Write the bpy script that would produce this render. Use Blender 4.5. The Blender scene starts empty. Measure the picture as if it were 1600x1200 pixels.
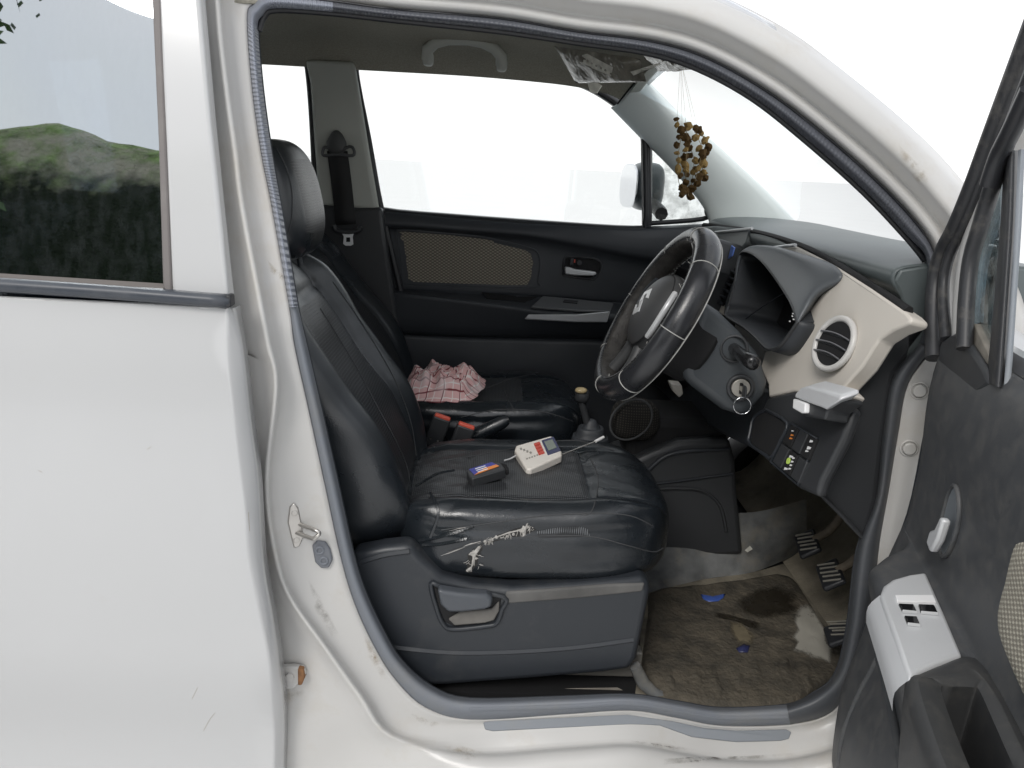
import bpy, bmesh, math, random
from math import sin, cos, pi, radians, sqrt, exp, floor
from mathutils import Vector, Matrix, noise
from mathutils.bvhtree import BVHTree

random.seed(7)
S = bpy.context.scene
COL = S.collection

# ------------------------------------------------------------------ camera
CAM = Vector((0.0, -1.15, 1.38))
FPX = 1200.0
YAW, PIT, ROL = radians(2), radians(16), radians(3)
FW = Vector((sin(YAW)*cos(PIT), cos(YAW)*cos(PIT), -sin(PIT)))
R0 = Vector((cos(YAW), -sin(YAW), 0)); U0 = R0.cross(FW)
RT = cos(ROL)*R0 + sin(ROL)*U0
UP = -sin(ROL)*R0 + cos(ROL)*U0
cd = bpy.data.cameras.new('camera'); cam = bpy.data.objects.new('camera', cd); COL.objects.link(cam)
m3 = Matrix((RT, UP, -FW)).transposed()
cam.matrix_world = Matrix.Translation(CAM) @ m3.to_4x4()
cd.sensor_width = 36; cd.lens = 27; cd.clip_start = .02; cd.clip_end = 3000
S.camera = cam

# ------------------------------------------------------------------ sky, sun, exposure
W = bpy.data.worlds.new('World'); S.world = W; W.use_nodes = True
SUN_EL, SUN_AZ = radians(42), radians(208)      # azimuth clockwise from +Y
def build_world():
    nt = W.node_tree; N = nt.nodes; L = nt.links
    for n in list(N): N.remove(n)
    out = N.new('ShaderNodeOutputWorld'); bg = N.new('ShaderNodeBackground')
    sky = N.new('ShaderNodeTexSky'); sky.sky_type = 'NISHITA'; sky.sun_disc = False
    sky.sun_elevation = SUN_EL; sky.sun_rotation = SUN_AZ
    mul = N.new('ShaderNodeVectorMath'); mul.operation = 'SCALE'; mul.inputs[3].default_value = .12
    L.new(sky.outputs[0], mul.inputs[0])
    tc = N.new('ShaderNodeTexCoord'); nz = N.new('ShaderNodeTexNoise')
    nz.inputs['Scale'].default_value = 3.2; nz.inputs['Detail'].default_value = 5
    L.new(tc.outputs['Generated'], nz.inputs['Vector'])
    mr = N.new('ShaderNodeMapRange'); mr.inputs[1].default_value = .38; mr.inputs[2].default_value = .62
    mr.inputs[3].default_value = .45; mr.inputs[4].default_value = 1.0
    L.new(nz.outputs[0], mr.inputs[0])
    mx = N.new('ShaderNodeMixRGB'); mx.inputs[2].default_value = (1.22, 1.22, 1.22, 1)
    sz = N.new('ShaderNodeSeparateXYZ'); L.new(tc.outputs['Generated'], sz.inputs[0])
    hz = N.new('ShaderNodeMapRange'); hz.inputs[1].default_value = .15; hz.inputs[2].default_value = .45; hz.inputs[3].default_value = 1.; hz.inputs[4].default_value = 0.
    L.new(sz.outputs[2], hz.inputs[0])
    mxm = N.new('ShaderNodeMath'); mxm.operation = 'MAXIMUM'; L.new(mr.outputs[0], mxm.inputs[0]); L.new(hz.outputs[0], mxm.inputs[1])
    L.new(mxm.outputs[0], mx.inputs[0]); L.new(mul.outputs[0], mx.inputs[1])
    L.new(mx.outputs[0], bg.inputs[0]); bg.inputs[1].default_value = 1.0
    L.new(bg.outputs[0], out.inputs[0])
build_world()
sd = bpy.data.lights.new('sun', 'SUN'); sun = bpy.data.objects.new('sun', sd); COL.objects.link(sun)
sd.energy = 1.5; sd.angle = radians(22); sd.color = (1, .97, .93)
sdir = Vector((sin(SUN_AZ)*cos(SUN_EL), cos(SUN_AZ)*cos(SUN_EL), sin(SUN_EL)))
sun.rotation_euler = sdir.to_track_quat('Z', 'Y').to_euler()
S.view_settings.view_transform = 'Standard'; S.view_settings.look = 'None'
S.view_settings.exposure = 0.14; S.view_settings.gamma = 1
S.render.resolution_x = 1024; S.render.resolution_y = 768

# ------------------------------------------------------------------ pixel to place
def ray(x, y): return FW + RT*((x-800)/FPX) - UP*((y-600)/FPX)
def PY(x, y, Y): d = ray(x, y); return CAM + d*((Y-CAM.y)/d.y)
def PZ(x, y, Z): d = ray(x, y); return CAM + d*((Z-CAM.z)/d.z)
def PX(x, y, X): d = ray(x, y); return CAM + d*((X-CAM.x)/d.x)
def PP(x, y, o, n):
    d = ray(x, y); o = Vector(o); n = Vector(n); return CAM + d*((o-CAM).dot(n)/d.dot(n))
def tumble(py): return .10*max(0, 500-py)/475
def SB(px, py, base): return PY(px, py, base+tumble(py))          # on the car's near side, leaning in above the belt line
def DP(px, py, off=0.): return PP(px, py, (.60-off, 0, 1.0), (1, 0, -.25))   # on the dashboard's face
DA = radians(75); DH = Vector((.72, .03, 0))
Dd = Vector((-cos(DA), -sin(DA), 0)); Dn = Vector((-sin(DA), cos(DA), 0))
def DO(s, off, z): return DH + Dd*s + Dn*off + Vector((0, 0, z))     # on the open driver's door
def DQ(px, py, off=0.): return PP(px, py, DH+Dn*off, Dn)

# ------------------------------------------------------------------ materials
def nodes(name):
    m = bpy.data.materials.new(name); m.use_nodes = True
    return m, m.node_tree.nodes, m.node_tree.links, m.node_tree.nodes['Principled BSDF']
def M(name, col, rough=.5, metal=0., spec=.5, coat=0., bump=None, var=None, dust=None, rvar=None):
    m, N, L, b = nodes(name)
    b.inputs['Roughness'].default_value = rough; b.inputs['Metallic'].default_value = metal
    b.inputs['Specular IOR Level'].default_value = spec; b.inputs['Coat Weight'].default_value = coat
    b.inputs['Coat Roughness'].default_value = .08
    tc = N.new('ShaderNodeTexCoord')
    c = N.new('ShaderNodeRGB'); c.outputs[0].default_value = (*col, 1); cur = c.outputs[0]
    def noi(scale, det=4):
        n = N.new('ShaderNodeTexNoise'); n.inputs['Scale'].default_value = scale; n.inputs['Detail'].default_value = det
        L.new(tc.outputs['Object'], n.inputs['Vector']); return n
    if var:
        n = noi(var[0]); mr = N.new('ShaderNodeMapRange'); mr.inputs[1].default_value = .3; mr.inputs[2].default_value = .7
        mr.inputs[3].default_value = 1-var[1]; mr.inputs[4].default_value = 1+var[1]; L.new(n.outputs[0], mr.inputs[0])
        hs = N.new('ShaderNodeVectorMath'); hs.operation = 'SCALE'; L.new(cur, hs.inputs[0]); L.new(mr.outputs[0], hs.inputs[3]); cur = hs.outputs[0]
    if dust:
        n = noi(dust[1], 8); n.inputs['Roughness'].default_value = .7
        mr = N.new('ShaderNodeMapRange'); mr.inputs[1].default_value = dust[2]; mr.inputs[2].default_value = dust[3]
        mr.inputs[4].default_value = dust[4] if len(dust) > 4 else 1.; L.new(n.outputs[0], mr.inputs[0])
        mx = N.new('ShaderNodeMixRGB'); mx.inputs[2].default_value = (*dust[0], 1); L.new(mr.outputs[0], mx.inputs[0]); L.new(cur, mx.inputs[1]); cur = mx.outputs[0]
        ra = N.new('ShaderNodeMapRange'); ra.inputs[3].default_value = rough; ra.inputs[4].default_value = .9; L.new(mr.outputs[0], ra.inputs[0]); L.new(ra.outputs[0], b.inputs['Roughness'])
    elif rvar:
        n = noi(rvar[0]); mr = N.new('ShaderNodeMapRange'); mr.inputs[1].default_value = .3; mr.inputs[2].default_value = .7
        mr.inputs[3].default_value = rough-rvar[1]; mr.inputs[4].default_value = rough+rvar[1]; L.new(n.outputs[0], mr.inputs[0]); L.new(mr.outputs[0], b.inputs['Roughness'])
    L.new(cur, b.inputs['Base Color'])
    if bump:
        if len(bump) > 3 and bump[3] == 'v':
            n = N.new('ShaderNodeTexVoronoi'); n.inputs['Scale'].default_value = bump[0]; L.new(tc.outputs['Object'], n.inputs['Vector'])
        else: n = noi(bump[0], 3)
        bp = N.new('ShaderNodeBump'); bp.inputs['Strength'].default_value = bump[1]; bp.inputs['Distance'].default_value = bump[2]
        L.new(n.outputs[0], bp.inputs['Height']); L.new(bp.outputs[0], b.inputs['Normal'])
    return m
def pattern(name, colA, colB, expr, rough=.5, bump=.4, dist=.001, uv=False, lo=.3, hi=.6):
    """two colours by sin patterns: expr = list of (vec, scale) multiplied together"""
    m, N, L, b = nodes(name); b.inputs['Roughness'].default_value = rough
    tc = N.new('ShaderNodeTexCoord'); cur = None
    for vec, sc in expr:
        d = N.new('ShaderNodeVectorMath'); d.operation = 'DOT_PRODUCT'; d.inputs[1].default_value = vec
        L.new(tc.outputs['UV' if uv else 'Object'], d.inputs[0])
        k = N.new('ShaderNodeMath'); k.operation = 'MULTIPLY'; k.inputs[1].default_value = sc; L.new(d.outputs['Value'], k.inputs[0])
        s = N.new('ShaderNodeMath'); s.operation = 'SINE'; L.new(k.outputs[0], s.inputs[0])
        if cur is None: cur = s.outputs[0]
        else:
            p = N.new('ShaderNodeMath'); p.operation = 'MULTIPLY'; L.new(cur, p.inputs[0]); L.new(s.outputs[0], p.inputs[1]); cur = p.outputs[0]
    mr = N.new('ShaderNodeMapRange'); mr.inputs[1].default_value = lo; mr.inputs[2].default_value = hi; L.new(cur, mr.inputs[0])
    mx = N.new('ShaderNodeMixRGB'); mx.inputs[1].default_value = (*colA, 1); mx.inputs[2].default_value = (*colB, 1)
    L.new(mr.outputs[0], mx.inputs[0]); L.new(mx.outputs[0], b.inputs['Base Color'])
    bp = N.new('ShaderNodeBump'); bp.inputs['Strength'].default_value = bump; bp.inputs['Distance'].default_value = dist
    L.new(mr.outputs[0], bp.inputs['Height']); L.new(bp.outputs[0], b.inputs['Normal'])
    return m
def glass(name, refl, tint, dirt=0., dirtcol=(.35, .37, .36), streak=False):
    m, N, L, b = nodes(name); N.remove(b); out = N['Material Output']
    tr = N.new('ShaderNodeBsdfTransparent'); tr.inputs[0].default_value = (*tint, 1)
    gl = N.new('ShaderNodeBsdfGlossy'); gl.inputs['Roughness'].default_value = .01; gl.inputs[0].default_value = (.88, .95, 1, 1)
    fr = N.new('ShaderNodeFresnel'); fr.inputs[0].default_value = 1.5
    ad = N.new('ShaderNodeMath'); ad.operation = 'ADD'; ad.inputs[1].default_value = refl; ad.use_clamp = True; L.new(fr.outputs[0], ad.inputs[0])
    mx = N.new('ShaderNodeMixShader'); L.new(ad.outputs[0], mx.inputs[0]); L.new(tr.outputs[0], mx.inputs[1]); L.new(gl.outputs[0], mx.inputs[2])
    cur = mx.outputs[0]
    if dirt:
        df = N.new('ShaderNodeBsdfDiffuse'); df.inputs[0].default_value = (*dirtcol, 1)
        tc = N.new('ShaderNodeTexCoord'); mp = N.new('ShaderNodeMapping'); mp.inputs['Scale'].default_value = (26, 8, 12) if streak else (9, 9, 9)
        nz = N.new('ShaderNodeTexNoise'); nz.inputs['Scale'].default_value = 2.5; nz.inputs['Detail'].default_value = 9; nz.inputs['Roughness'].default_value = .65
        L.new(tc.outputs['Object'], mp.inputs[0]); L.new(mp.outputs[0], nz.inputs['Vector'])
        mr = N.new('ShaderNodeMapRange'); mr.inputs[1].default_value = .42; mr.inputs[2].default_value = .8; mr.inputs[4].default_value = dirt; L.new(nz.outputs[0], mr.inputs[0])
        m2 = N.new('ShaderNodeMixShader'); L.new(mr.outputs[0], m2.inputs[0]); L.new(cur, m2.inputs[1]); L.new(df.outputs[0], m2.inputs[2]); cur = m2.outputs[0]
    L.new(cur, out.inputs[0]); return m

PAINT = M('white_paint', (.53, .534, .536), .16, coat=.5, var=(1.3, .03), dust=((.44, .42, .38), 7, .62, .95, .35))
JAMB = M('jamb_paint', (.55, .543, .527), .32, coat=.08, var=(5, .03), dust=((.42, .36, .27), 5, .5, .78, .5))
BLACK = M('black_plastic', (.036, .038, .041), .45, bump=(900, .25, .0004), rvar=(7, .1))
DARK = M('dark_trim', (.033, .037, .043), .5, bump=(700, .2, .0004), rvar=(7, .1))
SHADE_BLACK = M('dark_cavity', (.008, .008, .009), .8)  # near-black that paints in the shade of recesses and wells, also on black parts
GREYP = M('seat_base_plastic', (.027, .031, .037), .4, bump=(800, .3, .0004), dust=((.16, .155, .14), 8, .55, .95, .35))
DASH = M('dash_grey', (.10, .118, .12), .42, bump=(1000, .3, .0004), var=(4, .12), dust=((.12, .125, .12), 10, .6, .95, .35))
BEIGE = M('beige_plastic', (.64, .60, .54), .42, bump=(900, .12, .0003), var=(6, .03), dust=((.3, .26, .21), 9, .6, .95, .3))
HEAD = M('headliner_felt', (.33, .315, .265), .95, spec=.1, bump=(600, .5, .0008), var=(260, .15))
PILLAR = M('pillar_grey', (.46, .475, .435), .55, bump=(700, .2, .0004), var=(5, .06))
APIL = M('pillar_light', (.80, .86, .85), .5, bump=(700, .15, .0004), var=(4, .05))
def leather(name, col, rough, wr=.3):
    m, N, L, b = nodes(name); b.inputs['Base Color'].default_value = (*col, 1); b.inputs['Specular IOR Level'].default_value = .7
    tc = N.new('ShaderNodeTexCoord')
    n1 = N.new('ShaderNodeTexNoise'); n1.inputs['Scale'].default_value = 26; n1.inputs['Detail'].default_value = 6; n1.inputs['Distortion'].default_value = .8; L.new(tc.outputs['Object'], n1.inputs['Vector'])
    n2 = N.new('ShaderNodeTexVoronoi'); n2.inputs['Scale'].default_value = 380; L.new(tc.outputs['Object'], n2.inputs['Vector'])
    n3 = N.new('ShaderNodeTexNoise'); n3.inputs['Scale'].default_value = 9; n3.inputs['Detail'].default_value = 8; L.new(tc.outputs['Object'], n3.inputs['Vector'])
    b1 = N.new('ShaderNodeBump'); b1.inputs['Strength'].default_value = wr; b1.inputs['Distance'].default_value = .006; L.new(n1.outputs[0], b1.inputs['Height'])
    b2 = N.new('ShaderNodeBump'); b2.inputs['Strength'].default_value = .25; b2.inputs['Distance'].default_value = .0006; L.new(n2.outputs[0], b2.inputs['Height']); L.new(b1.outputs[0], b2.inputs['Normal'])
    L.new(b2.outputs[0], b.inputs['Normal'])
    mr = N.new('ShaderNodeMapRange'); mr.inputs[1].default_value = .35; mr.inputs[2].default_value = .65; mr.inputs[3].default_value = rough-.07; mr.inputs[4].default_value = rough+.12; L.new(n3.outputs[0], mr.inputs[0]); L.new(mr.outputs[0], b.inputs['Roughness'])
    return m
LEATHER = leather('black_leatherette', (.013, .0165, .0205), .25, .2)
LEATHER2 = leather('soft_leatherette', (.014, .0175, .0215), .33, .10)
PERF = pattern('perforated_leatherette', (.014, .015, .017), (.16, .17, .18), [((1, .8, .0), 760), ((1, -.8, .0), 760)], .36, .6, .0008, lo=.3, hi=.8)
PERFB = pattern('perforated_back', (.012, .013, .015), (.10, .105, .115), [((0, 1, .8), 760), ((0, 1, -.8), 760)], .38, .6, .0008, lo=.4, hi=.8)
RUBBER = M('rubber', (.02, .021, .024), .42, rvar=(12, .12), dust=((.14, .14, .135), 9, .6, .95, .3))
SILLTRIM = M('sill_trim_grey', (.18, .195, .22), .55, bump=(500, .2, .0004), dust=((.25, .235, .2), 7, .5, .85, .6))
SCUFF = M('scuff_grey', (.24, .26, .285), .55, bump=(700, .3, .0004), dust=((.32, .31, .28), 9, .55, .9, .6))
SILVER = M('silver_plastic', (.62, .63, .64), .35, metal=.2, bump=(900, .05, .0002), var=(9, .04))
STEEL = M('steel', (.55, .53, .5), .35, metal=.9, rvar=(30, .12))
DULL = M('dull_steel', (.42, .40, .36), .45, metal=.6, dust=((.3, .2, .12), 40, .62, .9, .5))
CHROME = M('chrome', (.75, .76, .78), .12, metal=1.)
CARPET = M('footwell_carpet', (.15, .155, .155), .95, spec=.1, bump=(500, .8, .001), var=(20, .3), dust=((.30, .26, .19), 6, .48, .75, .7))
MUDMAT = M('muddy_mat', (.045, .040, .031), .8, bump=(90, 1., .005), var=(18, .35), dust=((.145, .122, .088), 16, .38, .75, .85))
MUDDRY = M('dried_mud', (.115, .098, .07), .9, bump=(90, .7, .002), var=(25, .25))
MUDGREY = M('pale_dried_mud', (.30, .285, .25), .9, bump=(120, .6, .001), var=(40, .12))
MUDDARK = M('wet_mud', (.028, .023, .016), .35, bump=(40, .5, .002), var=(30, .3))
FELT = pattern('door_fabric', (.125, .113, .09), (.33, .30, .24), [((1, 0, .0), 420), ((0, 0, 1), 640)], .9, .7, .001, lo=-.3, hi=.7)
FELT2 = pattern('door_fabric_near', (.24, .22, .18), (.50, .47, .385), [((0, 1, .4), 600), ((0, 0, 1), 800)], .9, .8, .0015, lo=-.3, hi=.7)
SPEAKER = pattern('speaker_cloth', (.012, .011, .010), (.05, .045, .037), [((1, 0, 1), 500), ((1, 0, -1), 500)], .9, .5, .001)
THREAD = M('pale_thread', (.42, .42, .40), .8)
DTHREAD = M('grey_thread', (.055, .057, .06), .7)
FOAM = M('torn_foam', (.44, .425, .40), .95, spec=.1, bump=(260, .8, .003), var=(90, .15))
RED = M('red_button', (.55, .07, .045), .4)
WHITEPL = M('cream_plastic', (.74, .70, .64), .35, var=(20, .04))
WHITE = M('white_mark', (.8, .8, .8), .5)
SCREEN = M('black_glass', (.006, .006, .007), .04, spec=.8)
LCD = M('lcd_grey', (.14, .17, .14), .2)
NAVY = M('navy_label', (.03, .035, .10), .35)
BLUELAB = M('blue_label', (.035, .04, .28), .35)
ORANGE = M('orange_label', (.72, .24, .05), .4)
BLUE = M('blue_plastic', (.05, .10, .36), .35)
LIME = M('lime_mark', (.55, .75, .15), .4)
DRIED = M('dried_flower', (.17, .105, .045), .95, spec=.1, bump=(160, 1., .003), var=(60, .5))
STRAW = M('straw', (.35, .27, .15), .9)
PLASTICWRAP = M('plastic_wrap', (.20, .19, .16), .15, spec=.6, bump=(60, .8, .004), var=(25, .4))
PAPER = M('paper', (.62, .61, .55), .7, var=(60, .2))
SEATBLUE = M('plastic_covered_seat', (.012, .02, .035), .22, spec=.6, bump=(14, .6, .01))
BELT = M('belt_webbing', (.008, .008, .009), .7, bump=(900, .4, .0005))
GLASS = glass('clear_glass', .0, (.96, .97, .965))
GLASSD = glass('dusty_glass', .0, (.93, .95, .94), .5, (.4, .39, .36))
TINT = glass('tinted_glass', .40, (.20, .23, .26), .05, (.34, .37, .40), True)
TYRE = M('tyre', (.02, .02, .02), .8, bump=(60, .4, .003))
LAMPRED = M('lamp_red', (.45, .02, .02), .15)
LAMPCL = M('lamp_clear', (.7, .72, .75), .08)

# ------------------------------------------------------------------ mesh helpers
BV = {}
def obj(name, verts, faces, mat, parent=None, smooth=True, angle=40, uvs=None):
    me = bpy.data.meshes.new(name); me.from_pydata([tuple(v) for v in verts], [], faces); me.update()
    mats = mat if isinstance(mat, (list, tuple)) else [mat]
    for k in mats: me.materials.append(k)
    if smooth:
        me.shade_smooth()
        if angle < 180: me.set_sharp_from_angle(angle=radians(angle))
    if uvs:
        ul = me.uv_layers.new(name='UVMap')
        for lp in me.loops: ul.data[lp.index].uv = uvs[lp.vertex_index]
    o = bpy.data.objects.new(name, me); COL.objects.link(o)
    if parent is not None: attach(o, parent)
    BV[o.name] = (verts, faces)
    return o
def attach(o, p):
    o.parent = p
    base = p
    while base.parent: base = base.parent
    o.matrix_parent_inverse = base.matrix_basis.inverted() if p is base else Matrix.Identity(4)
def empty(name, loc, label=None, cat=None, parent=None):
    o = bpy.data.objects.new(name, None); COL.objects.link(o); o.location = loc; o.empty_display_size = .1
    if label: o['label'] = label; o['category'] = cat
    return o
def tag(o, label=None, cat=None, group=None, kind=None):
    if label: o['label'] = label
    if cat: o['category'] = cat
    if group: o['group'] = group
    if kind: o['kind'] = kind
    return o
def bevel(o, w, seg=2, ang=35):
    b = o.modifiers.new('bevel', 'BEVEL'); b.width = w; b.segments = seg; b.limit_method = 'ANGLE'; b.angle_limit = radians(ang)
    b.harden_normals = False; return o
def solid(o, t, off=0.):
    b = o.modifiers.new('solid', 'SOLIDIFY'); b.thickness = t; b.offset = off; return o
def subd(o, n=1):
    b = o.modifiers.new('sub', 'SUBSURF'); b.levels = n; b.render_levels = n; return o
def cr(p0, p1, p2, p3, t):
    return .5*((2*p1)+(p2-p0)*t+(2*p0-5*p1+4*p2-p3)*t*t+(3*p1-p0-3*p2+p3)*t*t*t)
def spline(pts, sub, closed=False):
    n = len(pts); out = []
    rng = range(n if closed else n-1)
    for i in rng:
        if closed: a, b, c, d = pts[(i-1) % n], pts[i], pts[(i+1) % n], pts[(i+2) % n]
        else: a, b, c, d = pts[max(i-1, 0)], pts[i], pts[i+1], pts[min(i+2, n-1)]
        for k in range(sub): out.append(cr(a, b, c, d, k/sub))
    if not closed: out.append(pts[-1].copy())
    return out
def loft(name, curves, mat, parent=None, sub=4, closed=False, csub=1, smooth=True, angle=60, uv=False, flat=False):
    cs = [[Vector(p) for p in c] if flat else spline([Vector(p) for p in c], sub, closed) for c in curves]
    n = len(cs[0])
    if csub > 1:
        rows = [spline([c[i] for c in cs], csub) for i in range(n)]
        cs = [[rows[i][k] for i in range(n)] for k in range(len(rows[0]))]
    verts = [p for c in cs for p in c]; faces = []
    for r in range(len(cs)-1):
        for i in range(n if closed else n-1):
            j = (i+1) % n; faces.append((r*n+i, r*n+j, (r+1)*n+j, (r+1)*n+i))
    uvs = None
    if uv: uvs = [(i/(n-1), r/(len(cs)-1)) for r in range(len(cs)) for i in range(n)]
    return obj(name, verts, faces, mat, parent, smooth, angle, uvs)
def prism(name, pts, vec, mat, parent=None, bv=.003, seg=2, sub=0, ang=35):
    """a closed outline given thickness along vec"""
    pts = [Vector(p) for p in pts]
    if sub: pts = spline(pts, sub, True)
    vec = Vector(vec); n = len(pts)
    verts = pts + [p+vec for p in pts]
    faces = [tuple(range(n)), tuple(range(2*n-1, n-1, -1))] + [(i, i+n, (i+1) % n+n, (i+1) % n) for i in range(n)]
    o = obj(name, verts, faces, mat, parent, True, 30)
    bm = bmesh.new(); bm.from_mesh(o.data); bmesh.ops.recalc_face_normals(bm, faces=bm.faces); bm.to_mesh(o.data); bm.free()
    o.data.shade_smooth(); o.data.set_sharp_from_angle(angle=radians(30))
    if bv: bevel(o, bv, seg, ang)
    return o
def tube(name, pts, r, mat, parent=None, seg=8, closed=False, sub=0, cap=True, flat=None):
    pts = [Vector(p) for p in pts]
    if sub: pts = spline(pts, sub, closed)
    n = len(pts); rr = r if isinstance(r, (list, tuple)) else [r]*n
    if len(rr) != n: rr = [rr[0]+(rr[-1]-rr[0])*i/(n-1) for i in range(n)] if len(rr) == 2 else [rr[min(len(rr)-1, int(i*len(rr)/n))] for i in range(n)]
    verts = []; faces = []; ref = None
    for i in range(n):
        a = pts[(i-1) % n] if closed or i > 0 else pts[i]; b = pts[(i+1) % n] if closed or i < n-1 else pts[i]
        t = (b-a).normalized() if (b-a).length > 1e-9 else Vector((0, 0, 1))
        if ref is None:
            ref = t.orthogonal().normalized()
            if flat is not None:
                f = Vector(flat); f = f-t*f.dot(t)
                if f.length > 1e-6: ref = f.normalized()
        ref = (ref-t*ref.dot(t)); ref = ref.normalized() if ref.length > 1e-6 else t.orthogonal().normalized()
        bi = t.cross(ref)
        for k in range(seg):
            an = 2*pi*k/seg; verts.append(pts[i]+(ref*cos(an)+bi*sin(an))*rr[i])
    for i in range(n if closed else n-1):
        j = (i+1) % n
        for k in range(seg):
            q = (k+1) % seg; faces.append((i*seg+k, i*seg+q, j*seg+q, j*seg+k))
    if cap and not closed:
        faces.append(tuple(range(seg-1, -1, -1))); faces.append(tuple((n-1)*seg+k for k in range(seg)))
    return obj(name, verts, faces, mat, parent, True, 60)
def frame(o, x, y, z):
    return Matrix.Translation(Vector(o)) @ Matrix((Vector(x), Vector(y), Vector(z))).transposed().to_4x4()
def rbox(name, c, size, mat, parent=None, mtx=None, bv=.004, seg=2):
    hx, hy, hz = [s/2 for s in size]; c = Vector(c)
    vs = [Vector((sx*hx, sy*hy, sz*hz)) for sx in (-1, 1) for sy in (-1, 1) for sz in (-1, 1)]
    R = mtx.to_3x3() if mtx is not None else Matrix.Identity(3)
    vs = [c+R @ v for v in vs]
    fs = [(0, 1, 3, 2), (4, 6, 7, 5), (0, 4, 5, 1), (2, 3, 7, 6), (0, 2, 6, 4), (1, 5, 7, 3)]
    o = obj(name, vs, fs, mat, parent, True, 30)
    if bv: bevel(o, bv, seg)
    return o
def sstep(a, b, x):
    t = max(0., min(1., (x-a)/(b-a))); return t*t*(3-2*t)
def superbox(name, c, half, mat, parent=None, p=4., n=24, mtx=None, fn=None, mfn=None, angle=180):
    ids = {}; verts = []; dirs = []; faces = []
    def vid(a):
        key = tuple(round(q*n) for q in a)
        if key not in ids:
            d = Vector(a); l = sum(abs(q)**p for q in d)**(1/p); ids[key] = len(verts); u = d/l
            v = Vector((u.x*half[0], u.y*half[1], u.z*half[2]))
            if fn: v = Vector(fn(u.copy(), v))
            verts.append(v); dirs.append(u)
        return ids[key]
    ax = [(0, 1, 2), (1, 2, 0), (2, 0, 1)]
    mi = []
    for (i, j, k) in ax:
        for s in (-1, 1):
            for a in range(n):
                for b in range(n):
                    q = []
                    for (da, db) in ((0, 0), (1, 0), (1, 1), (0, 1)):
                        v = [0, 0, 0]; v[i] = s
                        ta, tb = (-1+2*(a+da)/n), (-1+2*(b+db)/n)
                        v[j], v[k] = ta, tb; q.append(vid(v))
                    if s < 0: q.reverse()
                    faces.append(tuple(q))
    R = mtx.to_3x3() if mtx is not None else Matrix.Identity(3); c = Vector(c)
    wv = [c+R @ v for v in verts]
    o = obj(name, wv, faces, mat, parent, True, angle)
    if mfn:
        for f in o.data.polygons:
            u = sum((dirs[i] for i in f.vertices), Vector())/4
            f.material_index = mfn(u)
    return o
def disc(name, c, n, r, depth, mat, parent=None, seg=32, r2=None, bv=.0, up=None):
    """a short cylinder whose front face is at c looking along n"""
    n = Vector(n).normalized(); a = n.orthogonal().normalized() if up is None else (Vector(up)-n*Vector(up).dot(n)).normalized(); b = n.cross(a); c = Vector(c)
    ry = r2 or r
    pts = [c+a*r*cos(2*pi*k/seg)+b*ry*sin(2*pi*k/seg) for k in range(seg)]
    return prism(name, pts, -n*depth, mat, parent, bv, 2)
def ring(name, c, n, r, tr, mat, parent=None, seg=40, up=None, r2=None):
    n = Vector(n).normalized(); a = n.orthogonal().normalized() if up is None else (Vector(up)-n*Vector(up).dot(n)).normalized(); b = n.cross(a); c = Vector(c)
    ry = r2 or r
    return tube(name, [c+a*r*cos(2*pi*k/seg)+b*ry*sin(2*pi*k/seg) for k in range(seg)], tr, mat, parent, 8, True)
def caster(*objs):
    trees = [BVHTree.FromPolygons([Vector(v) for v in BV[o.name][0]], BV[o.name][1]) for o in objs]
    def cast(px, py):
        d = ray(px, py).normalized(); best = None
        for t in trees:
            loc, nor, idx, dist = t.ray_cast(CAM, d)
            if loc is not None and (best is None or dist < best[2]):
                if nor.dot(d) > 0: nor = -nor
                best = (loc, nor, dist)
        return best
    return cast
def lerp_path(px, step):
    out = []
    for (a, b) in zip(px, px[1:]):
        n = max(1, int(math.hypot(b[0]-a[0], b[1]-a[1])/step))
        for k in range(n): out.append((a[0]+(b[0]-a[0])*k/n, a[1]+(b[1]-a[1])*k/n))
    out.append(px[-1]); return out
def sp2(px, sub): return [(v.x, v.y) for v in spline([Vector((a, b, 0)) for a, b in px], sub)]
def seam(name, cast, px, r, mat, parent, lift=.0006, sub=5):
    pts = []
    for (x, y) in sp2(px, sub):
        h = cast(x, y)
        if h and (not pts or (h[0]-pts[-1]).length < .12): pts.append(h[0]+h[1]*lift)
    if len(pts) > 1: return tube(name, pts, r, mat, parent, 5)
def patch(name, cast, px, mat, parent, lift=.0015, n=10, jag=0., sub=0):
    """a thin irregular piece lying on the surface below an outline"""
    if not sub: px = lerp_path(list(px)+[px[0]], 9)[:-1]
    out = px if not sub else [(v.x, v.y) for v in spline([Vector((a, b, 0)) for a, b in px], sub, True)]
    cx = sum(p[0] for p in out)/len(out); cy = sum(p[1] for p in out)/len(out)
    verts = []; faces = []; m = len(out); rings = n
    for r in range(rings+1):
        for (x, y) in out:
            k = r/rings; j = 1+(random.uniform(-jag, jag) if r == rings else 0)
            h = cast(cx+(x-cx)*k*j, cy+(y-cy)*k*j)
            verts.append(h[0]+h[1]*lift*(1.3-k) if h else (verts[-1] if verts else PY(cx, cy, .4)))
    for r in range(rings):
        for i in range(m):
            q = (i+1) % m; faces.append((r*m+i, r*m+q, (r+1)*m+q, (r+1)*m+i))
    return obj(name, verts, faces, mat, parent)

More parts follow.
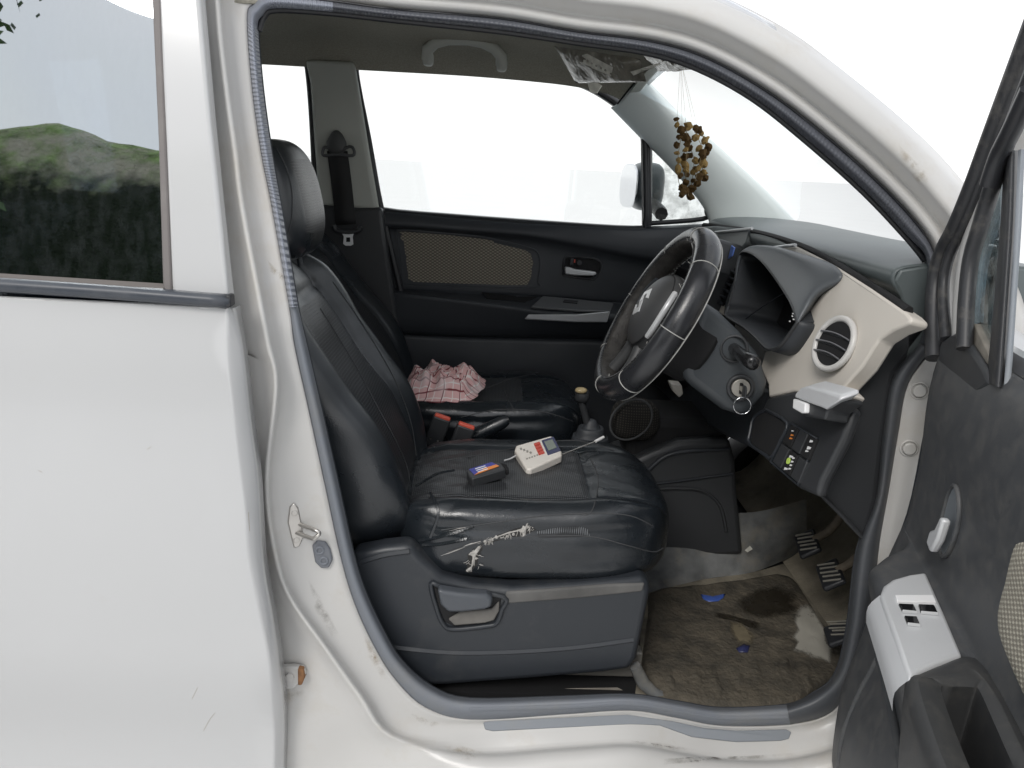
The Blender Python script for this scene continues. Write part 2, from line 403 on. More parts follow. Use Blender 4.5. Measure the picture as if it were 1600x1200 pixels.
# ================================================================== the setting
def terrain():
    n = 40; v = []; f = []
    R = 400.
    for i in range(n+1):
        for j in range(n+1):
            x = -R+2*R*i/n; y = -R+2*R*j/n; v.append((x, y, 0))
    for i in range(n):
        for j in range(n):
            a = i*(n+1)+j; f.append((a, a+n+1, a+n+2, a+1))
    g = obj('ground', v, f, M('pale_concrete', (.77, .768, .76), .9, spec=.2, bump=(30, .3, .004), var=(.6, .02)))
    tag(g, 'pale dusty concrete ground under and around the car', 'ground', kind='structure')
    # the grassy bank behind the photographer, seen in the rear door's glass
    v = []; f = []; nx, ny = 80, 30
    for i in range(nx+1):
        for j in range(ny+1):
            x = -13+12.5*i/nx; t = j/ny
            hh = 5.15+.28*exp(-((x+5.8)/.9)**2)+.12*noise.noise(Vector((x*.5, 3, 1)))+.05*noise.noise(Vector((x*2.5, 5, 2)))
            e = sstep(-13, -9, x)*sstep(-.6, -3.2, x)
            y = -5.2-6*t; z = hh*e*sstep(0, .45, t)*(1-.9*sstep(.7, 1, t))+.12*noise.noise(Vector((x*1.6, y*1.6, 0)))*e
            v.append((x, y, z if 0 < j < ny else -.05))
    for i in range(nx):
        for j in range(ny):
            a = i*(ny+1)+j; f.append((a, a+ny+1, a+ny+2, a+1))
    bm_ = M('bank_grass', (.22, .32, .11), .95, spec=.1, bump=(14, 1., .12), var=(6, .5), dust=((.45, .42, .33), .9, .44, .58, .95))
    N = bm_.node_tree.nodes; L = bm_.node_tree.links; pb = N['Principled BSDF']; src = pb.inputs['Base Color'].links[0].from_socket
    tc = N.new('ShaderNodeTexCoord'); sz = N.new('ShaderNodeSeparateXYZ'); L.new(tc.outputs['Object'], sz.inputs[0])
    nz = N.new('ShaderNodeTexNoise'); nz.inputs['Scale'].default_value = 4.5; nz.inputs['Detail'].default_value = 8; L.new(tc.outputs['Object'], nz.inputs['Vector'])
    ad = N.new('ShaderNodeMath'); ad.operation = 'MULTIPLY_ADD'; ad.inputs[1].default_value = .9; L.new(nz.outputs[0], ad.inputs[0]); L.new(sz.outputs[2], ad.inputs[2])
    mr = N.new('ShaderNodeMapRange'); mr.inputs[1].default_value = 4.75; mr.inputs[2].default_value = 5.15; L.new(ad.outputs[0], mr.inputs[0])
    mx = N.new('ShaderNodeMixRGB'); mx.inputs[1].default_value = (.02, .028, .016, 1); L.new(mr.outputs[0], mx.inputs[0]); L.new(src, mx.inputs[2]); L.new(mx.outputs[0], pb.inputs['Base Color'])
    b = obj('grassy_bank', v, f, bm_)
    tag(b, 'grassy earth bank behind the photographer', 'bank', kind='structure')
terrain()

def tree(name, x, y, h, r, label, seed):
    rnd = random.Random(seed)
    t = empty(name, (x, y, 0), label, 'tree')
    BARK = bpy.data.materials.get('bark') or M('bark', (.10, .075, .05), .95, bump=(20, 1, .02), var=(6, .3))
    LEAF = bpy.data.materials.get('leaf') or M('leaf', (.05, .10, .025), .6, var=(3, .45))
    verts = []; faces = []
    def limb(a, b, ra, rb):
        k0 = len(verts); ax = (b-a).normalized(); u = ax.orthogonal().normalized(); w = ax.cross(u)
        for (p, q) in ((a, ra), (b, rb)):
            for k in range(7): an = 2*pi*k/7; verts.append(p+(u*cos(an)+w*sin(an))*q)
        for k in range(7): j = (k+1) % 7; faces.append((k0+k, k0+j, k0+7+j, k0+7+k))
    base = Vector((x, y, 0)); top = Vector((x, y, h*.55))
    limb(base, top, .2, .11); tips = []
    for i in range(9):
        s = base.lerp(top, rnd.uniform(.5, 1.)); an = rnd.uniform(0, 2*pi)
        e = s+Vector((cos(an)*r*.6, sin(an)*r*.6, h*rnd.uniform(.1, .38))); limb(s, e, .07, .02); tips.append(e)
    obj('trunk', verts, faces, BARK, t)
    v = []; f = []
    cl = [Vector((x, y, h*.72))+Vector((rnd.gauss(0, r*.4), rnd.gauss(0, r*.4), rnd.gauss(0, h*.13))) for _ in range(34)]+tips
    for c in cl:
        for _ in range(170):
            p = c+Vector((rnd.gauss(0, r*.17), rnd.gauss(0, r*.17), rnd.gauss(0, r*.14)))
            d = Vector((rnd.uniform(-1, 1), rnd.uniform(-1, 1), rnd.uniform(-.6, .6))).normalized(); w = d.orthogonal().normalized(); s = rnd.uniform(.05, .10)
            k = len(v); v += [p-d*s, p+w*s*.45, p+d*s, p-w*s*.45]; f.append((k, k+1, k+2, k+3))
    obj('crown', v, f, LEAF, t, False)
tree('leafy_tree', -5.75, -4.5, 5.6, 1.25, 'leafy green tree standing behind the photographer before the grassy bank', 3)

# ================================================================== the car
car = empty('car', (0, .74, 0), 'white hatchback car with its driver door swung open, worn black seats inside', 'car')

# ---- side frame round the front door opening: stations (outer seal edge, inner seal edge)
ST = [((386, 30), (404, 48)), ((396, 6), (412, 26)), ((425, -8), (432, 15)), ((520, 2), (520, 20)), ((620, 15), (620, 31)), ((780, 29), (780, 48)),
      ((903, 50), (903, 66)), ((1013, 64), (1012, 82)), ((1095, 87), (1091, 107)), ((1182, 133), (1174, 152)), ((1262, 190), (1252, 213)),
      ((1362, 276), (1348, 298)), ((1434, 352), (1418, 372)), ((1462, 405), (1446, 407)), ((1463, 490), (1447, 490)), ((1459, 540), (1436, 535)),
      ((1419, 600), (1392, 592)), ((1403, 680), (1377, 680)), ((1388, 770), (1367, 780)), ((1374, 850), (1338, 860)), ((1362, 960), (1322, 985)),
      ((1340, 1050), (1303, 1055)), ((1300, 1112), (1268, 1084)), ((1235, 1132), (1229, 1101)), ((1130, 1134), (1127, 1106)), ((1060, 1122), (1060, 1096)),
      ((985, 1110), (985, 1085)), ((880, 1116), (880, 1088)), ((735, 1124), (735, 1091)), ((664, 1105), (675, 1072)), ((617, 1061), (628, 1031)),
      ((584, 1009), (600, 985)), ((554, 943), (572, 925)), ((532, 870), (553, 865)), ((508, 760), (530, 760)), ((482, 640), (503, 640)),
      ((460, 540), (480, 540)), ((452, 480), (466, 480)), ((424, 320), (440, 325)), ((408, 240), (425, 240)), ((394, 140), (411, 140))]
KR = {29: (612, 1150), 30: (562, 1086), 31: (507, 1009), 32: (455, 935), 33: (432, 870), 34: (417, 755), 35: (432, 605), 36: (420, 540), 37: (408, 480), 38: (378, 320),
      39: (368, 240), 40: (354, 140), 0: (342, 30), 1: (345, -40)}
HDR = [(0, .10), (14, .078), (27, .088), (44, .06), (58, .045), (85, .065), (98, .15)]
HNG = [(0, .10), (10, .098), (20, .095), (40, .09), (60, .08), (90, .07), (140, .07)]
SIL = [(0, .10), (10, .10), (36, .078), (54, .06), (62, .03), (110, .0), (150, .01)]
def jamb_profile(i):
    (ox, oy), (ix, iy) = ST[i]
    if i in KR:
        kx, ky = KR[i]; dx, dy = kx-ox, ky-oy; d = math.hypot(dx, dy); nx, ny = dx/d, dy/d
        prof = [(0, .095), (d*.45, .09), (d-9, .072), (d, .045), (d+9, .055), (d+45, .07), (d+190, .075)]
    else:
        dx, dy = ox-ix, oy-iy; d = math.hypot(dx, dy); nx, ny = dx/d, dy/d
        prof = HDR if i <= 12 else HNG if i <= 21 else SIL
        if i in (13,): nx, ny = .8, -.6; prof = HDR
    return [SB(ox+nx*k, oy+ny*k, b) for k, b in prof]
profs = [jamb_profile(i) for i in range(len(ST))]
curves = [[profs[i][k] for i in range(len(ST))] for k in range(7)]
body = loft('body_side_frame', curves, JAMB, car, 5, True, 3, angle=180)
body['label'] = 'white painted door frame with pillar, header and sill'
solid(body, .004)
BODYCAST = caster(body)

# inner lining of the opening (keeps the light out behind the seal)
inn = [[SB(*ST[i][1], .125) for i in range(len(ST))], [SB(ST[i][1][0]*2-ST[i][0][0]*1+(ST[i][0][0]-ST[i][1][0])*1.6, ST[i][1][1]*2-ST[i][0][1]+(ST[i][0][1]-ST[i][1][1])*1.6, .17) for i in range(len(ST))]]
solid(loft('frame_lining', inn, DARK, car, 4, True), .004)

def seal_strip(name, idx, mat, bulge, parent, ribs=None):
    o = [SB(*ST[i][0], .097) for i in idx]; n = [SB(*ST[i][1], .125) for i in idx]
    q1 = [SB(ST[i][0][0]*.8+ST[i][1][0]*.2, ST[i][0][1]*.8+ST[i][1][1]*.2, .097-bulge) for i in idx]
    q2 = [SB((ST[i][0][0]+ST[i][1][0])/2, (ST[i][0][1]+ST[i][1][1])/2, .097-bulge*1.2) for i in idx]
    q3 = [SB(ST[i][0][0]*.2+ST[i][1][0]*.8, ST[i][0][1]*.2+ST[i][1][1]*.8, .1-bulge*.6) for i in idx]
    return loft(name, [o, q1, q2, q3, n], mat, parent, 6, False, 3, angle=180, uv=True)
def ribbed(name, col, n, dustc, rib=.5):
    m = M(name, col, .4, dust=(dustc, 9, .5, .85, .5))
    N = m.node_tree.nodes; L = m.node_tree.links
    tc = N.new('ShaderNodeTexCoord'); sp = N.new('ShaderNodeSeparateXYZ'); L.new(tc.outputs['UV'], sp.inputs[0])
    k = N.new('ShaderNodeMath'); k.operation = 'MULTIPLY'; k.inputs[1].default_value = n*2*pi; L.new(sp.outputs[0], k.inputs[0])
    s = N.new('ShaderNodeMath'); s.operation = 'SINE'; L.new(k.outputs[0], s.inputs[0])
    bp = N.new('ShaderNodeBump'); bp.inputs['Strength'].default_value = rib; bp.inputs['Distance'].default_value = .0025; L.new(s.outputs[0], bp.inputs['Height'])
    L.new(bp.outputs[0], N['Principled BSDF'].inputs['Normal']); return m
idx_left = list(range(36, 41))+[0, 1, 2]
seal_strip('door_seal', [37, 38, 39, 40, 0, 1, 2, 3], ribbed('ribbed_seal', (.26, .28, .33), 110, (.3, .31, .32)), .022, body)
seal_strip('door_seal', list(range(3, 16)), ribbed('ribbed_seal_dark', (.075, .08, .095), 240, (.13, .14, .15), .22), .022, body)
tube('seal_lip', [SB(*ST[i][1], .112) for i in range(0, 14)], .006, RUBBER, body, 8, False, 5)
tube('seal_line', [SB(ST[i][0][0], ST[i][0][1], .088) for i in range(2, 14)], .0022, RUBBER, body, 6, False, 5)
tr = seal_strip('kick_trim', list(range(15, 24)), M('kick_grey', (.07, .075, .083), .45, bump=(700, .3, .0004), dust=((.2, .19, .17), 9, .5, .9, .4)), .012, body)
tr2 = seal_strip('sill_trim', list(range(23, 38)), SILLTRIM, .010, body)
# a fold line running along the sill trim and its joint
seam('trim_ridge', caster(tr2), [(1230, 1120), (1130, 1121), (1060, 1110), (985, 1099), (880, 1104), (735, 1108)], .0035, SILLTRIM, body)
prism('trim_edge', [PY(*p, .19) for p in ((815, 1090), (835, 1076), (965, 1074), (990, 1086))], (0, .01, -.01), M('dusty_lip', (.24, .22, .19), .85, var=(30, .2)), body, .002)
# scuff plate let into the painted sill
sc = [(755, 1126), (765, 1124), (980, 1114), (1050, 1124), (1100, 1136), (1150, 1140), (1228, 1138), (1236, 1144), (1232, 1155), (1220, 1158), (1150, 1160), (1080, 1152), (1030, 1134), (985, 1132), (770, 1143), (758, 1140)]
pts = []
for p in sc:
    h = BODYCAST(*p); pts.append(h[0]+h[1]*.004)
prism('scuff_plate', pts, (0, .006, -.006), SCUFF, body, .0015)
# striker, rubber switch, grommet, check plates, hinge, bolts
def onbody(px, py, lift=0.):
    h = BODYCAST(px, py); return h[0]+h[1]*lift, h[1]
def fr(n, up=(0, 0, 1)):
    n = Vector(n).normalized(); u = (Vector(up)-n*n.dot(Vector(up))).normalized(); return n, u, u.cross(n)
p, n = onbody(466, 822); n, u, s = fr(n)
def plate(name, px, mat, lift, thick, parent, bv=.002):
    pts = []
    for q in px:
        h = BODYCAST(*q)
        pts.append(h[0]+h[1]*(lift+thick))
    return prism(name, pts, -h[1]*thick, mat, parent, bv)
stp = plate('striker_plate', [(452, 790), (460, 784), (466, 792), (471, 815), (474, 838), (468, 852), (459, 855), (455, 840), (449, 815)], STEEL, .001, .004, body)
a, na = onbody(468, 818, .003); b_, nb = onbody(463, 831, .003)
out = Vector((.035, -.022, 0))
tube('striker_loop', [a, a+out*.9, a+out+Vector((.004, 0, -.005)), b_+out+Vector((.004, 0, .004)), b_+out*.9, b_], .0036, STEEL, body, 8, False, 4)
for q in ((460, 800), (463, 842)): p, n = onbody(*q, .006); disc('bolt', p, n, .006, .006, STEEL, body, 6, bv=.001)
plate('door_switch', [(488, 850), (496, 842), (510, 844), (517, 855), (521, 872), (515, 884), (502, 885), (493, 876)], M('grey_rubber', (.16, .17, .19), .6, dust=((.3, .3, .28), 12, .5, .9, .5)), .001, .008, body, .003)
for q in ((500, 856), (507, 872)): p, n = onbody(*q, .010); ring('rubber_ring', p, n, .0065, .002, SILLTRIM, body, 20)
p, n = onbody(489, 745, .001); disc('body_plug', p, n, .012, .003, JAMB, body, 20, bv=.002)
p, n = onbody(415, 932, .002); disc('grommet', p, n, .015, .004, RUBBER, body, 24, bv=.002)
plate('rear_door_stop', [(384, 656), (392, 652), (398, 660), (400, 700), (396, 714), (388, 712)], JAMB, .002, .012, body, .003)
plate('rear_door_hinge', [(424, 1040), (432, 1034), (462, 1033), (478, 1036), (481, 1046), (476, 1058), (466, 1062), (464, 1068), (430, 1070)], JAMB, .004, .012, body, .003)
plate('hinge_pin', [(470, 1034), (478, 1036), (481, 1048), (476, 1060), (470, 1060)], M('rust', (.22, .11, .05), .9, bump=(200, .6, .001), var=(60, .4)), .008, .012, body, .002)
for q in ((432, 1052), (457, 1048)): p, n = onbody(*q, .020); disc('bolt', p, n, .009, .006, JAMB, body, 6, bv=.001)
for q in ((1436, 610), (1420, 700)):
    p, n = onbody(*q, .008); disc('bolt', p, n, .011, .008, JAMB, body, 18, bv=.002); ring('washer', p-n*.006, n, .014, .002, JAMB, body, 20)
# embossed numbers pressed in the pillar: two short rows of raised ticks
for r in range(2):
    for k in range(7):
        p, n = onbody(484+r*10+k*2.4, 908+k*5.5, .0006); rbox('stamped_mark', p, (.006, .001, .0022), JAMB, body, None, 0)

def stain(name, col, den, gain=1., lo=.45, hi=.7, rough=.9):
    m, N, L, b = nodes(name); b.inputs['Base Color'].default_value = (*col, 1); b.inputs['Roughness'].default_value = rough
    tc = N.new('ShaderNodeTexCoord'); nz = N.new('ShaderNodeTexNoise'); nz.inputs['Scale'].default_value = 34; nz.inputs['Detail'].default_value = 9; nz.inputs['Roughness'].default_value = .72
    L.new(tc.outputs['Object'], nz.inputs['Vector']); sp = N.new('ShaderNodeSeparateXYZ'); L.new(tc.outputs['UV'], sp.inputs[0])
    mr = N.new('ShaderNodeMapRange'); mr.inputs[1].default_value = lo; mr.inputs[2].default_value = hi; mr.inputs[4].default_value = den; L.new(nz.outputs[0], mr.inputs[0])
    k = N.new('ShaderNodeMath'); k.operation = 'MULTIPLY'; L.new(mr.outputs[0], k.inputs[0]); L.new(sp.outputs[0], k.inputs[1])
    g = N.new('ShaderNodeMath'); g.operation = 'MULTIPLY'; g.inputs[1].default_value = gain; g.use_clamp = True; L.new(k.outputs[0], g.inputs[0])
    L.new(g.outputs[0], b.inputs['Alpha']); return m
ST1 = stain('tan_stain', (.36, .27, .15), .9); ST2 = stain('grey_grime', (.17, .15, .12), .8)
def smear(px, mat, cast=None, parent=None, lift=.0035, name='dirt_stain'):
    cast = cast or BODYCAST; parent = parent or body
    px = lerp_path(list(px)+[px[0]], 8)[:-1]; cx = sum(p[0] for p in px)/len(px); cy = sum(p[1] for p in px)/len(px); v = []; uv = []; f = []; n = len(px)
    for r in range(7):
        for (x, y) in px:
            h = cast(cx+(x-cx)*r/6, cy+(y-cy)*r/6)
            v.append(h[0]+h[1]*lift if h else (v[-1] if v else PY(cx, cy, .09))); uv.append((1-r/6, 0))
    for r in range(6):
        for i in range(n): j = (i+1) % n; f.append((r*n+i, r*n+j, (r+1)*n+j, (r+1)*n+i))
    return obj(name, v, f, mat, parent, True, 180, uv)
smear([(566, 985), (580, 1000), (600, 1040), (606, 1062), (596, 1058), (576, 1025)], ST1)
smear([(640, 1112), (668, 1120), (690, 1130), (676, 1136), (650, 1126)], ST1)
smear([(690, 1168), (720, 1164), (760, 1178), (750, 1192), (715, 1190)], ST1)
smear([(980, 1158), (1030, 1160), (1090, 1172), (1060, 1176), (1000, 1168)], ST2)
smear([(1000, 1186), (1120, 1184), (1250, 1176), (1250, 1184), (1120, 1192), (1010, 1196)], ST2)
smear([(424, 1066), (470, 1064), (480, 1080), (455, 1100), (430, 1090)], ST1)
smear([(415, 405), (440, 425), (452, 440), (436, 442), (420, 425)], ST1)
smear([(1400, 225), (1440, 262), (1460, 290), (1440, 290), (1405, 245)], ST1)
smear([(480, 900), (500, 930), (530, 990), (520, 1000), (490, 950)], ST2)

# ---- rear door (closed) on the left of the picture
EDGE = [(360, 483), (357, 494), (362, 597), (371, 678), (385, 790), (391, 870), (408, 958), (424, 1046), (430, 1130), (428, 1240)]
def skin_y(z): return -.028*exp(-((z-.8)/.32)**2)+.03*sstep(.55, .3, z)+.012*sstep(1.05, 1.2, z)
def onskin(px, py):
    y = 0.
    for _ in range(6): p = PY(px, py, y); y = skin_y(p.z)
    return PY(px, py, y)
ed = spline([onskin(*p) for p in EDGE], 5)
LIP = [(361, 484), (364, 510), (372, 560), (383, 660), (396, 765), (404, 888), (421, 985), (434, 1076), (439, 1150), (437, 1245)]
lp = spline([onskin(*p)+Vector((0, .014, 0)) for p in LIP], 5)
verts = []; faces = []; NC = 24; XL = -1.28
rows = list(zip(ed, lp))
for (e, l) in rows:
    for c in range(NC):
        t = (c/(NC-1)); x = XL+(e.x-.006-XL)*t
        z = e.z; verts.append(Vector((x, skin_y(z)+.004*sstep(-.9, XL, x), z)))
    verts += [e+Vector((-.002, .0005, 0)), e+Vector((.0005, .004, 0)), Vector((l.x, l.y, l.z)), Vector((l.x+.001, l.y+.03, l.z))]
w = NC+4
for r in range(len(rows)-1):
    for c in range(w-1): faces.append((r*w+c, r*w+c+1, (r+1)*w+c+1, (r+1)*w+c))
rd = obj('rear_door', verts, faces, PAINT, car, True, 180); rd['label'] = 'closed rear door with white skin and tinted window'
solid(rd, .003, 1)
RDC = caster(rd)
for px in ([(300, 1092), (306, 1080), (309, 1074)], [(318, 1142), (328, 1124), (336, 1114)], [(388, 800), (390, 830)], [(60, 735), (66, 738)], [(230, 702), (236, 698)]):
    seam('scratch', RDC, px, .00028, M('scratch_brown', (.3, .24, .17), .8) if px[0][0] == 300 else bpy.data.materials['scratch_brown'], rd, .0001, 3)
# the painted frame beside the glass, belt moulding, rubber, glass
def side_poly(px, base): return [SB(x, y, base) for x, y in px]
prism('window_frame', side_poly([(244, -92), (246, 0), (258, 225), (268, 462), (358, 470), (340, 300), (328, 180), (312, 0), (306, -92)], .0), (0, .03, 0), PAINT, rd, .006, 3)
prism('window_seal', side_poly([(235, -80), (237, 0), (247, 225), (254, 455), (269, 462), (259, 225), (251, 0), (249, -80)], -.001), (0, .02, 0), M('seal_taupe', (.17, .155, .15), .6, dust=((.3, .29, .27), 9, .5, .85, .5)), rd, .003)
# moulding: three long strips on a bulged section
mold = [[(-330, 414), (-100, 428), (0, 434), (180, 446), (358, 460)], [(-330, 417), (-100, 431), (0, 437), (180, 449), (358, 463)], [(-330, 424), (-100, 438), (0, 444), (180, 456), (358, 470)], [(-330, 434), (-100, 448), (0, 454), (180, 466), (358, 479)], [(-330, 436), (-100, 450), (0, 456), (180, 468), (358, 481)]]
mb = [.004, -.014, -.02, -.016, .0]
mo = loft('belt_moulding', [[SB(x, y, b) for x, y in c] for c, b in zip(mold, mb)], M('moulding', (.05, .057, .07), .38, rvar=(6, .1), dust=((.2, .2, .2), 6, .5, .9, .4)), rd, 4, False, 3, angle=180)
solid(mo, .002)
loft('glass_wiper', [[SB(x, y, .006) for x, y in [(-330, 406), (0, 427), (256, 443)]], [SB(x, y, -.004) for x, y in [(-330, 415), (0, 435), (256, 451)]]], M('wiper_brown', (.13, .115, .105), .7), rd, 4)
prism('cap', side_poly([(352, 461), (360, 462), (361, 480), (353, 481)], -.02), (0, .02, 0), RUBBER, rd, .002)
gl = prism('window_pane', side_poly([(-330, -80), (-330, 412), (0, 433), (258, 448), (250, 225), (241, 0), (238, -80)], .016), (0, .004, 0), TINT, rd, 0)
# rear part of the rear door's frame and roof rail above it
prism('window_frame', side_poly([(-420, -70), (-420, 410), (-322, 416), (-322, -70)], .0), (0, .03, 0), PAINT, rd, .006)
prism('window_frame', side_poly([(-420, -108), (-420, -74), (310, -74), (306, -100)], .0), (0, .03, 0), PAINT, rd, .006)
# pillar trim inside rear door, behind the seat

# ================================================================== shell: roof, floor, far side
# roof skin and headliner
EP = [profs[i][5] for i in range(2, 10)]
near = [Vector((-1.75, EP[0].y+.06, EP[0].z-.13)), Vector((-1.6, EP[0].y+.01, EP[0].z-.02)), Vector((-1.2, EP[0].y, EP[0].z+.004)), Vector((-.8, EP[0].y, EP[0].z+.004))]+EP
secs = []
for p in near:
    q = []
    for t in (0, .02, .07, .18, .34, .5, .66, .82, .93, .98, 1):
        q.append(Vector((p.x+.05*sin(pi*t)*sstep(.1, .4, p.x), p.y+.002+(1.496-2*p.y)*t, p.z-.004+.085*(sin(pi*t)**.55 if 0 < t < 1 else 0))))
    secs.append(q)
roof = loft('roof', secs, PAINT, car, 3, False, 3, angle=180); solid(roof, .003)
sec_i = [(.195, 1.602), (.215, 1.64), (.30, 1.685), (.50, 1.715), (.75, 1.725), (1.0, 1.722), (1.17, 1.712), (1.27, 1.69), (1.325, 1.652), (1.345, 1.628)]
HX = [-1.6, -1.2, -.8, -.4, -.1, .12, .24, .33, .385, .41]
HDz = [-.06, -.01, 0, 0, 0, -.006, -.014, -.028, -.05, -.07]
lin = loft('headliner', [[Vector((x, y, z+d)) for (y, z) in sec_i] for x, d in zip(HX, HDz)], HEAD, car, 4, False, 3, angle=180); solid(lin, .004)
lin['label'] = 'dark felt roof lining'
HC = caster(lin)
# grab handle on the far roof rail: px tracing at its own depth
gh = [(668, 92), (668, 78), (680, 67), (700, 62), (730, 62), (755, 67), (773, 76), (783, 88), (784, 101)]
pts = []
for k, (x, y) in enumerate(gh):
    e = 1-abs(k-4)/4; pts.append(PY(x, y, 1.245-.035*sqrt(e)))
tube('grab_handle', pts, [.018, .017, .016, .015, .015, .015, .016, .017, .018], PILLAR, lin, 10, False, 0)
for (x, y) in ((669, 92), (784, 101)): superbox('handle_foot', PY(x, y, 1.25), (.016, .022, .02), PILLAR, lin, 3, 8)
pts = [(655, 95), (660, 72), (680, 57), (730, 53), (775, 66), (797, 95), (793, 106), (720, 96)]
# sun visors wrapped in clear plastic with paper labels
def visor(name, quad, thick, seed, mat):
    a, b, c, d = [Vector(q) for q in quad]; n = 18; m = 12; v = []; f = []; nor = (b-a).cross(d-a).normalized()
    if nor.z > 0: nor = -nor
    for side in (0, 1):
        for i in range(n+1):
            for j in range(m+1):
                u, w_ = i/n, j/m; p = a.lerp(b, u).lerp(d.lerp(c, u), w_)
                e = min(1, 6*min(u, 1-u, w_, 1-w_)); h = (thick*.5*sqrt(max(0, e)))
                h += .006*noise.noise(p*22+Vector((seed, 0, 0)))*e+.004*noise.noise(p*60)*e
                v.append(p+nor*(h if side == 0 else -h))
    q = (n+1)*(m+1)
    for s in (0, 1):
        for i in range(n):
            for j in range(m):
                k = s*q+i*(m+1)+j; f.append((k, k+m+1, k+m+2, k+1) if s == 0 else (k, k+1, k+m+2, k+m+1))
    bd = [i*(m+1) for i in range(n+1)]+[n*(m+1)+j for j in range(1, m+1)]+[i*(m+1)+m for i in range(n-1, -1, -1)]+[j for j in range(m-1, 0, -1)]
    for i in range(len(bd)): j = (i+1) % len(bd); f.append((bd[i], bd[j], q+bd[j], q+bd[i]))
    return obj(name, v, f, mat, car, True, 50)
vz = visor('sun_visor', (PY(866, 72, 1.12), PY(1000, 92, .84), PY(1010, 128, .84), PY(900, 130, 1.16)), .018, 1, PLASTICWRAP)
vz['label'] = 'sun visor still in clear plastic wrap'
vz2 = visor('sun_visor', (PY(1000, 80, .60), PY(1080, 98, .28), PY(1092, 107, .28), PY(1030, 110, .62)), .016, 2, PLASTICWRAP)
VC = caster(vz, vz2)
def vpatch(name, px, mat, lift=.002):
    return patch(name, VC, px, mat, vz, lift, 5)
vpatch('paper_label', [(910, 86), (918, 84), (958, 105), (955, 119), (906, 98)], PAPER)
for k in range(5):
    vpatch('print_line', [(917+k*7, 92+k*3.6), (921+k*7, 94+k*3.6), (920+k*7, 98+k*3.6), (916+k*7, 96+k*3.6)], DULL, .004)
prism('paper_tag', [PY(x, y, 1.12) for x, y in ((920, 121), (940, 134), (932, 146), (922, 144), (918, 130))], (.002, .002, 0), PAPER, vz, 0)
vpatch('tape_strip', [(985, 112), (1030, 98), (1032, 101), (990, 118)], PAPER)

# floor pan and underbody
FLZ = .355
rbox('floor_pan', (-.25, .76, FLZ-.03), (2.7, 1.18, .05), SHADE_BLACK, car, None, 0)
rbox('underbody', (-.1, .76, .25), (3.0, 1.3, .04), DARK, car, None, .01)
# firewall and toe board
loft('toe_board', [[(.84, y, FLZ+.005) for y in (.11, .5, .9, 1.36)], [(.93, y, .41) for y in (.11, .5, .9, 1.36)], [(1.03, y, .58) for y in (.11, .5, .9, 1.36)], [(1.08, y, .85) for y in (.11, .5, .9, 1.36)], [(1.08, y, 1.22) for y in (.11, .5, .9, 1.36)]], M('toe_carpet', (.24, .215, .17), .95, spec=.1, bump=(300, .8, .002), var=(9, .4), dust=((.40, .36, .28), 5, .45, .7, .8)), car, 2, False, 4)
# footwell carpet strip up the tunnel side
cp = loft('tunnel_carpet', [[PZ(1000, 930, FLZ+.004), PZ(1100, 905, FLZ+.004), PZ(1180, 893, FLZ+.004), PZ(1260, 860, FLZ+.02)], [PY(1000, 880, .655), PY(1100, 862, .67), PY(1180, 858, .69), PY(1260, 815, .70)], [PY(1000, 800, .675), PY(1100, 800, .69), PY(1180, 800, .70), PY(1260, 780, .72)]], CARPET, car, 5, False, 4)

# ---- far side: pillar trims, passenger door, glass
fs = [(560, 116), (566, 99), (590, 97), (700, 107), (800, 118), (880, 128), (920, 141), (960, 166), (990, 191), (1002, 215), (1004, 260), (1005, 310), (1004, 346), (990, 354), (850, 346), (700, 335), (606, 326), (596, 312), (577, 215)]
loopA = [PY(x, y, 1.372+.0*y) for x, y in fs]
cx, cy = 790, 230
def grow(px, k): return [(x+k*((x-cx)/math.hypot(x-cx, (y-cy)*1.6)), y+k*1.3*((y-cy)*1.6/math.hypot(x-cx, (y-cy)*1.6))) for x, y in px]
pdoor = empty('passenger_door', (0, 0, 0)); attach(pdoor, car); pdoor.matrix_parent_inverse = car.matrix_basis.inverted()
fo = loft('window_frame', [[PY(x, y, 1.43) for x, y in grow(fs, -1)], [PY(x, y, 1.375) for x, y in fs], [PY(x, y, 1.362) for x, y in grow(fs, 4)], [PY(x, y, 1.368) for x, y in grow(fs, 9)], [PY(x, y, 1.40) for x, y in grow(fs, 15)]], RUBBER, pdoor, 4, True, 2, angle=180); solid(fo, .003)
prism('window_pane', [PY(x, y, 1.415) for x, y in grow(fs, 8)], (0, .004, 0), GLASS, pdoor, 0)
# quarter window behind the mirror
qf = [(1016, 220), (1030, 228), (1060, 258), (1088, 292), (1100, 318), (1098, 336), (1020, 344), (1016, 335)]
prism('quarter_pane', [PY(x, y, 1.41) for x, y in [(1010, 205), (1108, 310), (1108, 350), (1010, 354)]], (0, .004, 0), GLASSD, pdoor, 0)
tube('division_bar', [PY(1009, 205, 1.385), PY(1010, 280, 1.385), PY(1011, 352, 1.385)], .0165, RUBBER, pdoor, 8, False, 3)
tube('quarter_seal', [PY(x, y, 1.385) for x, y in [(1017, 212), (1060, 255), (1100, 308), (1104, 330), (1098, 342), (1016, 349)]], .008, RUBBER, pdoor, 8, False, 4)
